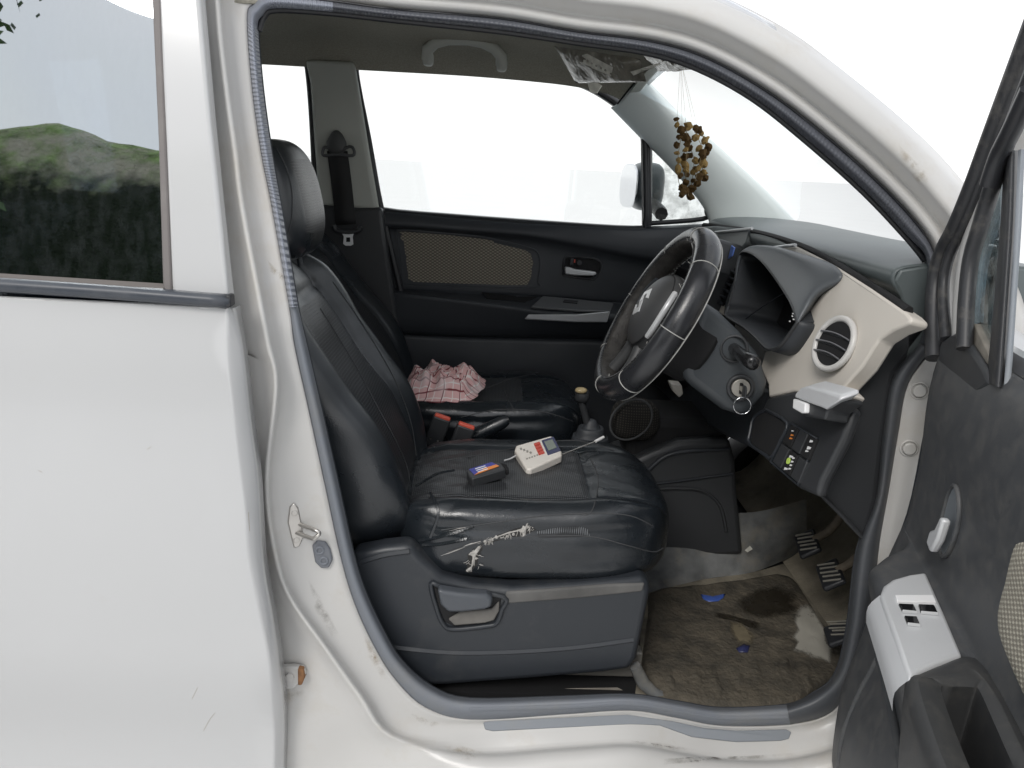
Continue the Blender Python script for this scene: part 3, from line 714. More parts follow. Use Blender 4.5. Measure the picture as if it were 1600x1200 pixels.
# door trim: rows from belt to floor
PXS = [598, 640, 720, 800, 850, 930, 1010, 1110]
def row(pys, Y, xs=PXS): return [PY(x, y, Y if not isinstance(Y, (list, tuple)) else Y[k]) for k, (x, y) in enumerate(zip(xs, pys))]
belt = [326, 329, 337, 343, 346, 351, 354, 350]
trim_rows = [row(belt, 1.405), row([y+3 for y in belt], 1.372), row([y+9 for y in belt], 1.352), row([350, 352, 358, 364, 370, 384, 398, 408], 1.342), row([355, 357, 363, 370, 377, 392, 408, 420], 1.356), row([362, 364, 371, 380, 388, 404, 420, 430], 1.366),
             row([400, 402, 408, 416, 424, 432, 446, 450], 1.366), row([446, 448, 452, 456, 460, 466, 472, 476], 1.366), row([452, 454, 459, 463, 466, 472, 478, 482], 1.362), row([456, 459, 468, 477, 484, 488, 494, 498], [1.33, 1.315, 1.30, 1.295, 1.29, 1.29, 1.29, 1.30]),
             row([464, 467, 476, 486, 494, 500, 506, 512], [1.326, 1.308, 1.294, 1.288, 1.284, 1.284, 1.284, 1.295]), row([514, 516, 520, 522, 522, 524, 528, 532], 1.318), row([520, 522, 526, 528, 529, 531, 535, 540], 1.345), row([528, 530, 534, 536, 538, 540, 545, 550], 1.338), row([640, 640, 640, 640, 640, 640, 640, 640], 1.33), row([740]*8, 1.34)]
xs_shift = [0, 0, 0, 1, 1, 2, 8, 18, 20, 22, 24, 34, 36, 38, 55, 70]
for r, dx in zip(trim_rows, xs_shift): pass
pt = loft('door_trim', trim_rows, DARK, pdoor, 6, False, 3, angle=180); solid(pt, .003)
PT = caster(pt)
patch('fabric_insert', PT, [(622, 364), (628, 361), (700, 366), (760, 373), (826, 389), (838, 396), (842, 412), (838, 436), (832, 448), (800, 448), (700, 445), (640, 443), (632, 438), (627, 405)], FELT, pdoor, .004, 6)
seam('insert_edge', PT, [(620, 362), (628, 359), (700, 364), (760, 371), (826, 387), (840, 395), (844, 412), (840, 438), (833, 450), (700, 447), (640, 445), (630, 440), (625, 405), (620, 362)], .003, DARK, pdoor, .002)
# inner handle in its oval bezel
def onpt(x, y, l=0.): h = PT(x, y); return h[0]+h[1]*l
prism('handle_recess', [onpt(x, y, .002) for x, y in [(882, 404), (890, 402), (925, 404), (937, 410), (937, 422), (929, 434), (915, 434), (883, 429), (880, 424)]], (0, .006, 0), SHADE_BLACK, pdoor, .002)
tube('handle_bezel', [onpt(x, y, .004) for x, y in [(882, 404), (890, 401), (925, 403), (938, 410), (938, 422), (930, 435), (915, 435), (883, 430), (880, 424)]], .003, BLACK, pdoor, 6, True, 4)
prism('door_handle', [onpt(x, y, .020) for x, y in [(882, 416), (890, 417), (898, 420), (930, 424), (931, 428), (926, 430), (896, 429), (882, 427)]], (0, .018, 0), SILVER, pdoor, .004, 3)
disc('lock_button', onpt(905, 410, .012), (0, -1, 0), .008, .008, BLACK, pdoor, 14)
rbox('lock_lever', onpt(893, 408, .008), (.012, .012, .022), BLACK, pdoor, None, .002); rbox('lock_mark', onpt(897, 407, .016), (.004, .004, .010), RED, pdoor, None, 0)
# pull cup and silver switch panel on the armrest
prism('pull_cup', [onpt(x, y, .003) for x, y in [(752, 456), (815, 462), (842, 464), (820, 474), (760, 468)]], (0, .01, -.004), SHADE_BLACK, pdoor, .002)
prism('switch_panel', [onpt(848, 467, .012), onpt(900, 472, .012), onpt(958, 479, .012), onpt(952, 491, .014), onpt(900, 489, .014), onpt(829, 484, .014)], (0, .004, -.008), M('switch_grey', (.15, .155, .16), .4, metal=.2), pdoor, .002)
prism('switch_panel_front', [onpt(826, 487, .018), onpt(900, 491, .018), onpt(952, 492, .018), onpt(948, 499, .018), onpt(900, 498, .018), onpt(820, 494, .018)], (0, .010, -.003), SILVER, pdoor, .003)
prism('window_switch', [onpt(881, 475, .017), onpt(903, 477, .017), onpt(901, 480, .017), onpt(879, 478, .017)], (0, .004, -.010), BLACK, pdoor, .001)
# passenger side mirror beyond the quarter pane
mir = empty('passenger_mirror', (0, 0, 0)); attach(mir, car); mir.matrix_parent_inverse = car.matrix_basis.inverted()
mc = PY(978, 290, 1.62)
superbox('mirror_housing', mc+Vector((.075, .02, 0)), (.055, .10, .082), M('mirror_black', (.05, .06, .065), .35), mir, 3.4, 16)
superbox('mirror_glass', mc+Vector((.008, -.004, 0)), (.006, .090, .074), CHROME, mir, 3.2, 14, Matrix.Rotation(radians(9), 3, 'Z'))
tube('mirror_arm', [mc+Vector((.08, -.05, -.05)), mc+Vector((.09, -.16, -.07)), mc+Vector((.09, -.21, -.08))], .022, M('mirror_arm_black', (.03, .03, .03), .5), mir, 8, False, 3)

# B pillar trim with seat belt
ptr = prism('pillar_trim', [PY(x, y, 1.312) for x, y in [(476, 92), (552, 96), (561, 150), (574, 230), (590, 328), (498, 322), (490, 220), (484, 130)]], (0, .06, 0), PILLAR, car, .012, 3)
prism('pillar_edge', [PY(x, y, 1.318) for x, y in [(540, 100), (552, 98), (592, 328), (571, 328), (560, 230)]], (0, .02, 0), M('pillar_pale', (.55, .57, .51), .55), ptr, .006, 3)
tube('pillar_gasket', [PY(x, y, 1.352) for x, y in [(553, 99), (562, 150), (576, 220), (590, 300), (600, 345), (640, 520), (655, 640)]], .010, RUBBER, car, 8, False, 4)
tube('rear_gasket', [PY(x, y, 1.36) for x, y in [(400, 79), (455, 81), (474, 88), (481, 110), (487, 180), (493, 300), (500, 420)]], .009, RUBBER, car, 8, False, 4)
prism('pillar_lower_trim', [PY(x, y, 1.305) for x, y in [(494, 318), (545, 325), (596, 324), (606, 400), (625, 520), (650, 720), (520, 720), (505, 440)]], (0, .06, 0), BLACK, car, .012, 3)
belt_o = empty('seat_belt', (0, 0, 0)); attach(belt_o, car); belt_o.matrix_parent_inverse = car.matrix_basis.inverted()
loft('webbing', [[PY(511, 236, 1.288), PY(518, 290, 1.286), PY(525, 352, 1.284)], [PY(543, 236, 1.288), PY(550, 290, 1.286), PY(556, 350, 1.284)]], BELT, belt_o, 5); solid(bpy.data.objects['webbing'], .003)
superbox('anchor_cover', PY(526, 223, 1.292), (.030, .016, .036), M('belt_grey', (.06, .062, .062), .5), belt_o, 2.6, 14, None, lambda u, v: Vector((v.x*(1-.45*max(0, u.z)), v.y, v.z)))
tube('anchor_loop', [PY(x, y, 1.284) for x, y in [(505, 234), (510, 230), (528, 236), (546, 229), (553, 234), (551, 243), (528, 241), (506, 243)]], .0048, M('belt_loop', (.07, .073, .075), .4), belt_o, 8, True, 4)
tube('tongue_handle', [PY(x, y, 1.268) for x, y in [(521, 352), (526, 360), (545, 363), (560, 360), (563, 354)]], .008, BLACK, belt_o, 8, False, 4)
tb = [(534, 364), (553, 364), (551, 370), (552, 382), (548, 384), (540, 384), (536, 381), (537, 370)]
prism('buckle_tongue', [PY(x, y, 1.262) for x, y in tb], (0, .003, 0), M('tongue_steel', (.85, .86, .87), .4, metal=.2), belt_o, .0008)
prism('tongue_slot', [PY(x, y, 1.2615) for x, y in [(541, 371), (547, 371), (547, 378), (541, 378)]], (0, .002, 0), SHADE_BLACK, belt_o, 0)
# far rear quarter: body behind the B pillar, with the rear window opening
rq = [(-300, 60), (300, 76), (400, 81), (452, 84), (470, 92), (478, 120), (486, 240), (494, 330), (400, 325), (200, 312), (-300, 290)]
prism('rear_window_pane', [PY(x, y, 1.41) for x, y in rq], (0, .004, 0), GLASS, car, 0)
loft('rear_door_trim', [[PY(x, y, 1.40) for x, y in [(-420, 284), (0, 300), (300, 318), (520, 330)]], [PY(x, y, 1.35) for x, y in [(-420, 292), (0, 308), (300, 326), (520, 338)]], [PY(x, y, 1.345) for x, y in [(-420, 500), (0, 510), (300, 520), (520, 530)]], [PY(x, y, 1.345) for x, y in [(-420, 820), (0, 820), (300, 820), (520, 820)]]], DARK, car, 4, False, 3)
prism('quarter_pillar', [PY(x, y, 1.36) for x, y in [(-420, -20), (60, 70), (85, 200), (110, 330), (-420, 330)]], (0, .05, 0), PILLAR, car, .01)

# A pillar trim, far side
ap = loft('front_pillar_trim', [[PY(x, y, 1.372) for x, y in [(955, 168), (1000, 214), (1052, 266), (1096, 318), (1112, 352)]], [PY(x, y, 1.335) for x, y in [(966, 161), (1002, 203), (1052, 253), (1100, 312), (1116, 350)]], [PY(x, y, 1.285) for x, y in [(985, 138), (1026, 180), (1082, 234), (1150, 305), (1180, 352)]],
                                [PY(x, y, 1.27) for x, y in [(1000, 121), (1050, 172), (1110, 222), (1185, 292), (1242, 352)]], [PY(x, y, 1.31) for x, y in [(1003, 118), (1056, 172), (1114, 222), (1188, 292), (1246, 354)]]], APIL, car, 6, False, 3, angle=180); solid(ap, .004)
tube('pillar_joint', [PY(965, 162, 1.325), PY(984, 138, 1.28), PY(1000, 120, 1.265)], .003, SHADE_BLACK, ap, 6, False, 3)
# windscreen between the pillars
ws_t = [Vector((.42, y, z)) for y, z in ((.22, 1.555), (.5, 1.625), (.75, 1.638), (1.0, 1.635), (1.28, 1.60))]
ws_b = [Vector((x, y, z)) for x, y, z in ((.82, .10, 1.235), (.98, .4, 1.235), (1.03, .74, 1.235), (1.02, 1.05, 1.235), (.96, 1.33, 1.235))]
wsg = loft('windscreen', [ws_t, [a.lerp(b, .5)+Vector((.03, 0, .03)) for a, b in zip(ws_t, ws_b)], ws_b], GLASS, car, 4, False, 4, angle=180)
loft('windscreen_header', [[p+Vector((-.03, 0, .0)) for p in ws_t], [p+Vector((.0, 0, .004)) for p in ws_t], [p+Vector((-.005, 0, .06)) for p in ws_t]], PILLAR, car, 4)

# ================================================================== dashboard
dash = loft('dashboard', [[Vector((x+c, y, z-(.02 if y > 1.3 else 0))) for y, c in ((.115, .0), (.2, .0), (.45, .0), (.74, -.01), (1.0, .0), (1.25, .0), (1.345, .02))] for x, z in ((.70, 1.19), (.685, 1.205), (.672, 1.225), (.678, 1.243), (.72, 1.252), (.80, 1.257), (.90, 1.255), (1.0, 1.245), (1.06, 1.22))], DASH, car, 4, False, 4, angle=180)
dash['label'] = 'grey dashboard top over a beige panel'; solid(dash, .004)
prism('dash_corner', [(x, .112, z) for x, z in ((.70, 1.17), (.685, 1.205), (.672, 1.225), (.678, 1.243), (.72, 1.252), (.80, 1.257), (.90, 1.255), (1.0, 1.245), (1.06, 1.22), (1.06, 1.0), (.74, 1.0))], (0, .012, 0), DASH, dash, .004, 2)
prism('beige_panel', [DP(*p) for p in [(1205, 388), (1243, 384), (1300, 412), (1360, 450), (1415, 488), (1424, 497), (1421, 506), (1395, 516), (1372, 531), (1346, 573), (1317, 605), (1328, 616), (1318, 627), (1300, 622), (1240, 612), (1201, 621), (1200, 602), (1188, 575), (1196, 548), (1212, 546), (1232, 528), (1250, 510), (1266, 482), (1285, 458), (1306, 444), (1314, 432), (1300, 420), (1270, 407), (1235, 400), (1208, 397)]], (.03, 0, -.0075), BEIGE, dash, .006, 3)
prism('beige_panel', [DP(*p) for p in [(1121, 488), (1127, 455), (1145, 424), (1166, 394), (1205, 388), (1208, 397), (1178, 400), (1154, 434), (1140, 470), (1136, 496)]], (.03, 0, -.0075), BEIGE, dash, .004, 3)
prism('beige_panel', [DP(*p) for p in [(1050, 357), (1120, 352), (1172, 358), (1165, 380), (1145, 405), (1125, 440), (1110, 475), (1030, 470), (1000, 420)]], (.03, 0, -.0075), M('stack_grey', (.12, .135, .138), .4), dash, .006, 3)
tube('trim_strip', [DP(x, y, .006) for x, y in [(1160, 394), (1175, 391), (1210, 387), (1243, 383)]], .004, SILVER, dash, 6, False, 3)
tube('trim_strip', [DP(x, y, .006) for x, y in [(1118, 363), (1140, 361), (1175, 357)]], .004, SILVER, dash, 6, False, 3)
# joint between top pad and panel
tube('dash_joint', [DP(x, y, -.010) for x, y in [(1100, 352), (1175, 362), (1245, 382), (1300, 409), (1360, 446), (1420, 486)]], .008, SHADE_BLACK, dash, 6, False, 4)
# end cap and lower panels
endp = prism('dash_end', [PY(x, y, .112) for x, y in [(1317, 606), (1346, 573), (1372, 531), (1395, 515), (1425, 500), (1452, 480), (1452, 520), (1400, 585), (1384, 680), (1372, 780), (1352, 852), (1275, 774), (1297, 730), (1316, 684), (1330, 640)]], (.03, .05, 0), BLACK, dash, .012, 3)
disc('fuse_cap', PY(1328, 638, .111), (-.1, -1, .0), .016, .003, BLACK, dash, 24, bv=.001)
tube('end_fold', [PY(x, y, .108) for x, y in [(1315, 684), (1300, 712), (1280, 748), (1277, 765), (1310, 800), (1348, 840)]], .004, BLACK, dash, 6, False, 4)
tube('end_fold', [PY(x, y, .120) for x, y in [(1432, 530), (1402, 572), (1392, 604), (1383, 680), (1374, 760), (1350, 860), (1338, 940)]], .006, BLACK, dash, 6, False, 4)
low = prism('lower_panel', [DP(*p, .004) for p in [(1200, 620), (1240, 611), (1318, 628), (1332, 640), (1316, 686), (1282, 752), (1276, 775), (1246, 762), (1172, 697), (1170, 688), (1178, 660), (1190, 640)]], (.02, .0, -.005), BLACK, dash, .008, 3)
LC = caster(low)
def onlow(x, y, l=0.): return DP(x, y, .004+l)
lown = Vector((-.97, 0, .243))
prism('coin_tray', [onlow(x, y, .003) for x, y in [(1180, 652), (1194, 643), (1200, 643), (1228, 661), (1220, 686), (1205, 712), (1196, 710), (1173, 692), (1174, 676)]], -lown*.004, SHADE_BLACK, dash, .001)
tube('tray_rim', [onlow(x, y, .004) for x, y in [(1178, 652), (1194, 642), (1200, 642), (1230, 661), (1220, 688), (1206, 714), (1196, 711), (1171, 693), (1172, 676)]], .0035, GREYP, dash, 6, True, 3)
# switch block: six push buttons with their marks
sw = [Vector((1236, 661, 0)), Vector((1277, 685, 0)), Vector((1247, 757, 0)), Vector((1205, 722, 0))]
tube('switch_frame', [onlow(p.x, p.y, .003) for p in sw], .003, GREYP, dash, 6, True, 0)
def swp(u, v, l): p = sw[0].lerp(sw[1], u).lerp(sw[3].lerp(sw[2], u), v); return onlow(p.x, p.y, l)
for i in range(3):
    for j in range(2):
        u0, u1, v0, v1 = i/3+.02, (i+1)/3-.02, j/2+.02, (j+1)/2-.02
        prism('switch_button', [swp(u0, v0, .006), swp(u1, v0, .006), swp(u1, v1, .006), swp(u0, v1, .006)], -lown*.008, BLACK if (i+j) % 2 else SHADE_BLACK, dash, .0015)
def mark(px, py, w, h, mat): prism('switch_mark', [onlow(px, py, .0075), onlow(px+w, py+w*.35, .0075), onlow(px+w-h*.4, py+h, .0075), onlow(px-h*.4, py+h-w*.0, .0075)], -lown*.001, mat, dash, 0)
mark(1236, 678, 4, 3, ORANGE); mark(1234, 683, 4, 3, ORANGE); mark(1237, 672, 3, 2, WHITE)
mark(1266, 687, 4, 4, WHITE); mark(1262, 697, 5, 5, WHITE); mark(1259, 703, 4, 3, WHITE)
disc('switch_mark', onlow(1231, 720, .0082), lown, .006, .002, LIME, dash, 16)
for k in range(4): mark(1238-k*2+.5, 714+k*5.5, 3, 3, WHITE)
mark(1234, 711, 5, 4, WHITE); mark(1226, 730, 5, 4, WHITE)
# silver flap of the cup holder
cupn = Vector((-.35, -.85, .35))
cup = prism('cup_holder', [DP(x, y, .05) for x, y in [(1238, 622), (1246, 610), (1262, 606), (1311, 620), (1312, 626), (1292, 642), (1288, 656), (1256, 650), (1238, 640)]], (.04, .0, -.005), BLACK, dash, .006, 3)
prism('cup_holder_lid', [DP(x, y, .056) for x, y in [(1243, 614), (1250, 607), (1264, 604), (1312, 618), (1313, 625), (1290, 641), (1284, 638), (1240, 622)]], (.03, .0, .012), SILVER, dash, .006, 3)
prism('cup_holder_mark', [DP(x, y, .058) for x, y in [(1239, 623), (1258, 630), (1257, 645), (1252, 646), (1238, 638)]], (.01, 0, 0), WHITE, dash, .002)
# round air vent near the door
vc = DP(1303, 537, .014); vn = Vector((-.93, -.2, .30)).normalized()
vent = ring('air_vent', vc, vn, .0465, .006, M('vent_rim', (.55, .54, .52), .3), car, 48); vent['label'] = 'round air vent with pale rim'
disc('vent_cavity', vc+vn*.001, vn, .043, .016, SHADE_BLACK, vent, 40)
va, vb, vcx = fr(vn)
for k in (-.022, -.004, .014):
    L_ = sqrt(.042**2-k**2)
    tube('vent_slat', [vc+vn*.006+vb*(k+.004*sin(pi*t))+vcx*L_*(2*t-1) for t in [q/8 for q in range(9)]], .0016, M('slat_grey', (.14, .14, .15), .35), vent, 6)
    prism('vent_blade', [vc+vn*.004+vb*k-vcx*L_, vc+vn*.004+vb*k+vcx*L_, vc-vn*.012+vb*(k-.01)+vcx*L_, vc-vn*.012+vb*(k-.01)-vcx*L_], vb*.0015, BLACK, vent, 0)
# slotted vent beyond the instrument hood
v2 = prism('air_vent', [DP(x, y, .006) for x, y in [(1143, 419), (1153, 416), (1156, 428), (1138, 470), (1127, 478), (1115, 472), (1120, 455)]], (.01, 0, 0), SHADE_BLACK, car, .003)
for k in range(6):
    x, y = 1146-k*5, 424+k*9.2
    tube('vent_slat', [DP(x-5, y-1, .012), DP(x+7, y+4, .012)], .004, GREYP, v2, 6)
# instrument hood
op = [(1155, 400), (1170, 394), (1191, 408), (1215, 439), (1236, 472), (1245, 499), (1243, 508), (1221, 538), (1209, 545), (1197, 544), (1179, 526), (1161, 511), (1134, 493), (1140, 472), (1148, 442)]
def HP(x, y, off=.045): return PP(x, y, (.60-off, 0, 1.0), (1, 0, -.32))
rim = [HP(*p) for p in op]
oc = sum(rim, Vector())/len(rim)
bk = [oc+(p-oc)*.86+Vector((.13, 0, -.02)) for p in rim]
hood = loft('instrument_hood', [[p+(oc-p)*.015 for p in rim], [oc+(p-oc)*.95+Vector((.04, 0, 0)) for p in rim], bk], DARK, car, 4, True, 3, angle=180); hood['label'] = 'black instrument hood over the gauges'
prism('gauge_face', [p+Vector((-.012, 0, 0)) for p in spline(bk, 3, True)], (.01, 0, 0), M('gauge_black', (.012, .012, .014), .3, spec=.25), hood, 0)
a_ = [HP(1134, 493), HP(1140, 472), HP(1148, 442), HP(1155, 400), HP(1170, 394), HP(1191, 408), HP(1215, 439), HP(1236, 472), HP(1245, 499), HP(1244, 508)]
c_ = [DP(1132, 490), DP(1136, 468), DP(1150, 432), DP(1172, 398), DP(1230, 397), DP(1280, 406), DP(1310, 420), DP(1314, 438), DP(1280, 463), DP(1250, 510)]
m_ = [a.lerp(c, .5)+Vector((0, -.012, .016)) for a, c in zip(a_, c_)]
hs_ = loft('hood_skin', [a_, [a.lerp(c, .12)+Vector((0, -.006, .008)) for a, c in zip(a_, c_)], m_, c_], M('hood_grey', (.105, .115, .125), .4, bump=(1000, .3, .0004), var=(4, .1)), hood, 5, False, 4, angle=180); solid(hs_, .004)
b_ = [HP(1245, 499), HP(1243, 508), HP(1221, 538), HP(1209, 545), HP(1197, 544), HP(1179, 526), HP(1161, 511), HP(1134, 493)]
solid(loft('hood_lower', [b_, [p+Vector((.05, 0, -.012)) for p in b_]], DARK, hood, 4), .004)
tube('hood_edge', rim, .0035, BLACK, hood, 6, True, 4)
tube('lens_edge', [HP(1163, 500, .01), HP(1190, 480, .01), HP(1225, 458, .01)], .0015, GREYP, hood, 5, False, 3)
for k, (x, y) in enumerate(((1238, 494), (1240, 499), (1234, 502), (1239, 490))): rbox('gauge_mark', HP(x, y, .048), (.002, .004, .002), WHITE, hood, None, 0)
# centre stack with the glossy screen behind the wheel
st = prism('centre_stack', [DP(x, y, .07) for x, y in [(1042, 400), (1098, 368), (1122, 372), (1110, 420), (1088, 470), (1060, 560), (1010, 600), (985, 540), (1000, 470)]], (.12, 0, -.03), M('stack_dark', (.035, .038, .04), .4), car, .01, 3)
scr = prism('media_screen', [DP(x, y, .082) for x, y in [(1072, 378), (1118, 382), (1096, 452), (1048, 430)]], (.008, 0, -.002), SCREEN, st, .003)
tube('screen_edge', [DP(x, y, .086) for x, y in [(1072, 378), (1118, 382), (1096, 452), (1048, 430)]], .0025, SILVER, st, 6, True, 0)
# lower column of the dash and knee bolster behind the steering column
prism('knee_bolster', [DP(x, y, -.03) for x, y in [(1010, 560), (1120, 560), (1205, 610), (1172, 700), (1130, 680), (1060, 640), (1020, 600)]], (.05, 0, -.01), DARK, dash, .01)
prism('stack_side', [PY(x, y, .64) for x, y in [(1048, 600), (1066, 602), (1068, 616), (1062, 622), (1052, 612)]], (0, .04, 0), BEIGE, dash, .004)

# ================================================================== steering wheel and column
TW = radians(28)
wc = PY(1022, 491, .43)
we1 = Vector((0, 1, 0)); we2 = Vector((sin(TW), 0, cos(TW))); wn = Vector((-cos(TW), 0, sin(TW)))
def WP(a, b, c): return wc+we1*a+we2*b+wn*c
WR = .180
def rimpt(t, q, k=1.):
    """t round the rim, q round its section"""
    rr = .0255*k; d = Vector((cos(t), sin(t)))
    out = WR+rr*cos(q)*.92; return WP(d.x*out, d.y*out, rr*sin(q)*1.08)
verts = []; faces = []; A, B = 96, 18
for i in range(A):
    for j in range(B):
        t = 2*pi*i/A; q = 2*pi*j/B; k = 1+.02*noise.noise(Vector((cos(t)*9, sin(t)*9, cos(q)*2)))
        k -= .035*max(0, 1-min(abs(((t/(2*pi)*8) % 1)-.0), abs(((t/(2*pi)*8) % 1)-1))*30)
        verts.append(rimpt(t, q, k))
for i in range(A):
    for j in range(B):
        faces.append((i*B+j, ((i+1) % A)*B+j, ((i+1) % A)*B+(j+1) % B, i*B+(j+1) % B))
RIMM = M('wheel_cover_leather', (.022, .023, .026), .26, spec=.6, bump=(500, .25, .0005, 'v'), rvar=(9, .07))
wheel = obj('steering_wheel', verts, faces, RIMM, car, True, 180); wheel['label'] = 'steering wheel in a laced black leather cover'
for k in range(8):
    t = 2*pi*k/8; tube('cross_stitch', [rimpt(t, 2*pi*q/24, .985) for q in range(24)], .0011, THREAD, wheel, 4, True)
tube('piping', [rimpt(2*pi*i/96, -1.0, 1.01) for i in range(96)], .0013, THREAD, wheel, 5, True)
# the loose inner sleeve with ragged zigzag lacing
v = []; f = []
for i in range(A):
    t = 2*pi*i/A
    for j, q in enumerate((2.25, 2.6, 3.0, 3.4, 3.8)):
        v.append(rimpt(t, q, 1.05+.05*noise.noise(Vector((t*9, j*1.3, 2)))+(.06 if j in (0, 4) else 0)))
for i in range(A):
    for j in range(4): f.append((i*5+j, ((i+1) % A)*5+j, ((i+1) % A)*5+j+1, i*5+j+1))
solid(obj('cover_sleeve', v, f, M('worn_sleeve', (.03, .028, .026), .6, bump=(200, .8, .002), var=(60, .4)), wheel, True, 180), .0015)
for off in (2.22, 3.82):
    pts = []
    for i in range(220): t = 2*pi*i/220; pts.append(rimpt(t, off+(.14 if i % 2 else -.12)+.05*random.uniform(-1, 1), 1.10))
    tube('lacing', pts, .0008, DTHREAD if off < 3 else THREAD, wheel, 4, True)
for k in range(10):
    t = random.uniform(1.5, 4.6); p = rimpt(t, 2.3, 1.12); tube('loose_thread', [p, p+Vector((random.uniform(-.01, .005), random.uniform(-.006, .006), random.uniform(.002, .012)))], .0006, THREAD, wheel, 4)
# hub pad
def hubfn(u, v):
    v.x *= 1-.28*max(0, -u.y)-.10*max(0, u.y); v.z -= .012*(u.x**2+u.y**2) if u.z > 0 else 0
    return v
hm = frame((0, 0, 0), we1, we2, wn)
HUBM = M('hub_plastic', (.05, .051, .053), .5, bump=(700, .3, .0004), dust=((.1, .095, .085), 20, .5, .9, .4))
hub = superbox('airbag_pad', WP(0, .005, .002), (.094, .088, .036), HUBM, wheel, 2.7, 30, hm, hubfn)
HBC = caster(hub)
for s in (-1, 1):
    sp = [WP(s*.075, .02, .0), WP(s*.105, .022, -.004), WP(s*.135, .02, -.006), WP(s*.172, .012, 0)]
    v = []; f = []
    for k, p in enumerate(spline(sp, 4)):
        wv = .034-.012*sin(pi*k/12); 
        for (du, dn) in ((-1, 0), (-.8, .7), (0, 1), (.8, .7), (1, 0), (0, -1)): v.append(p+we2*wv*du+wn*.011*dn)
    n_ = len(v)//6
    for k in range(n_-1):
        for j in range(6): f.append((k*6+j, k*6+(j+1) % 6, (k+1)*6+(j+1) % 6, (k+1)*6+j))
    obj('spoke', v, f, HUBM, wheel, True, 60)
    tube('spoke_trim', [WP(s*.088, .062, .012), WP(s*.104, .03, .016), WP(s*.10, -.01, .014), WP(s*.085, -.04, .01)], .006, SILVER if s < 0 else GREYP, wheel, 6, False, 4)
for s in (-1, 1):
    tube('spoke', [WP(s*.03, -.06, -.004), WP(s*.045, -.11, -.008), WP(s*.05, -.165, -.002)], .014, HUBM, wheel, 8, False, 3)
tube('pad_groove', [WP(-.088*cos(t), .005+.083*sin(t), .012) for t in [2*pi*k/60 for k in range(60)]], .0016, SHADE_BLACK, wheel, 5, True)
# silver maker's mark: an angular letter shape in two pieces
def hubp(a, b, l=.002):
    o = WP(a, b, .2); t = BVHTree.FromPolygons([Vector(q) for q in BV[hub.name][0]], BV[hub.name][1]); h = t.ray_cast(o, -wn); return h[0]+wn*l
em = [[(1.25*a, 1.25*b) for a, b in q] for q in [[(-.020, .016), (.004, .028), (.022, .012), (.012, .010), (.004, .017), (-.006, .011), (.004, .004), (-.006, -.002)], [(.020, -.014), (-.004, -.026), (-.022, -.010), (-.012, -.008), (-.004, -.015), (.006, -.009), (-.004, -.002), (.006, .004)]]]
for e in em: prism('emblem', [hubp(-x*1.0, y+.008) for x, y in e], -wn*.003, SILVER, wheel, .0006)
# column shroud
col = prism('steering_column', [PY(x, y, .355) for x, y in [(1098, 470), (1127, 490), (1160, 522), (1191, 560), (1202, 598), (1198, 620), (1166, 654), (1132, 644), (1070, 597), (1062, 560)]], (0, .16, 0), M('column_grey', (.065, .073, .08), .42, bump=(800, .3, .0004), dust=((.12, .12, .12), 12, .55, .9, .4)), car, .022, 4)
col['label'] = 'grey steering column shroud with ignition lock'
disc('column_drum', WP(0, -.01, -.035), wn, .085, .09, SHADE_BLACK, col, 36, bv=.01)
igc = PY(1157, 606, .350)
ign = Vector((-.15, -1, .12)).normalized()
ring('ignition_collar', igc, ign, .024, .005, BLACK, col, 32); disc('ignition_lock', igc+ign*.006, ign, .019, .012, DULL, col, 28, bv=.002)
rbox('key_slot', igc+ign*.008, (.006, .008, .022), SHADE_BLACK, col, None, .001)
stc = PY(1147, 545, .352)
ring('stalk_boot', stc, ign, .026, .003, BLACK, col, 28)
tube('wiper_stalk', [stc, stc+Vector((-.004, -.05, .002)), stc+Vector((-.006, -.10, .004)), stc+Vector((-.006, -.135, .006)), stc+Vector((-.006, -.142, .006))], [.012, .0125, .014, .015, .009], M('stalk_black', (.015, .015, .016), .2), col, 12)

key = empty('car_key', tuple(igc+ign*.02), 'key standing in the ignition with a thin steel ring hanging', 'key')
def up(o): o.matrix_parent_inverse = o.parent.matrix_basis.inverted(); return o
up(rbox('key_blade', igc+ign*.018, (.0035, .022, .010), STEEL, key, None, .0008))
up(prism('key_head', [igc+ign*.026+Vector((-.0015, 0, 0))+Vector((0, a, b)) for a, b in ((0, .010), (-.012, .012), (-.020, .008), (-.022, -.012), (-.014, -.020), (0, -.012))], (.004, 0, 0), BLACK, key, .0015))
up(ring('key_ring', igc+ign*.045+Vector((0, 0, -.030)), (-.1, -1, .1), .017, .0011, CHROME, key, 40))

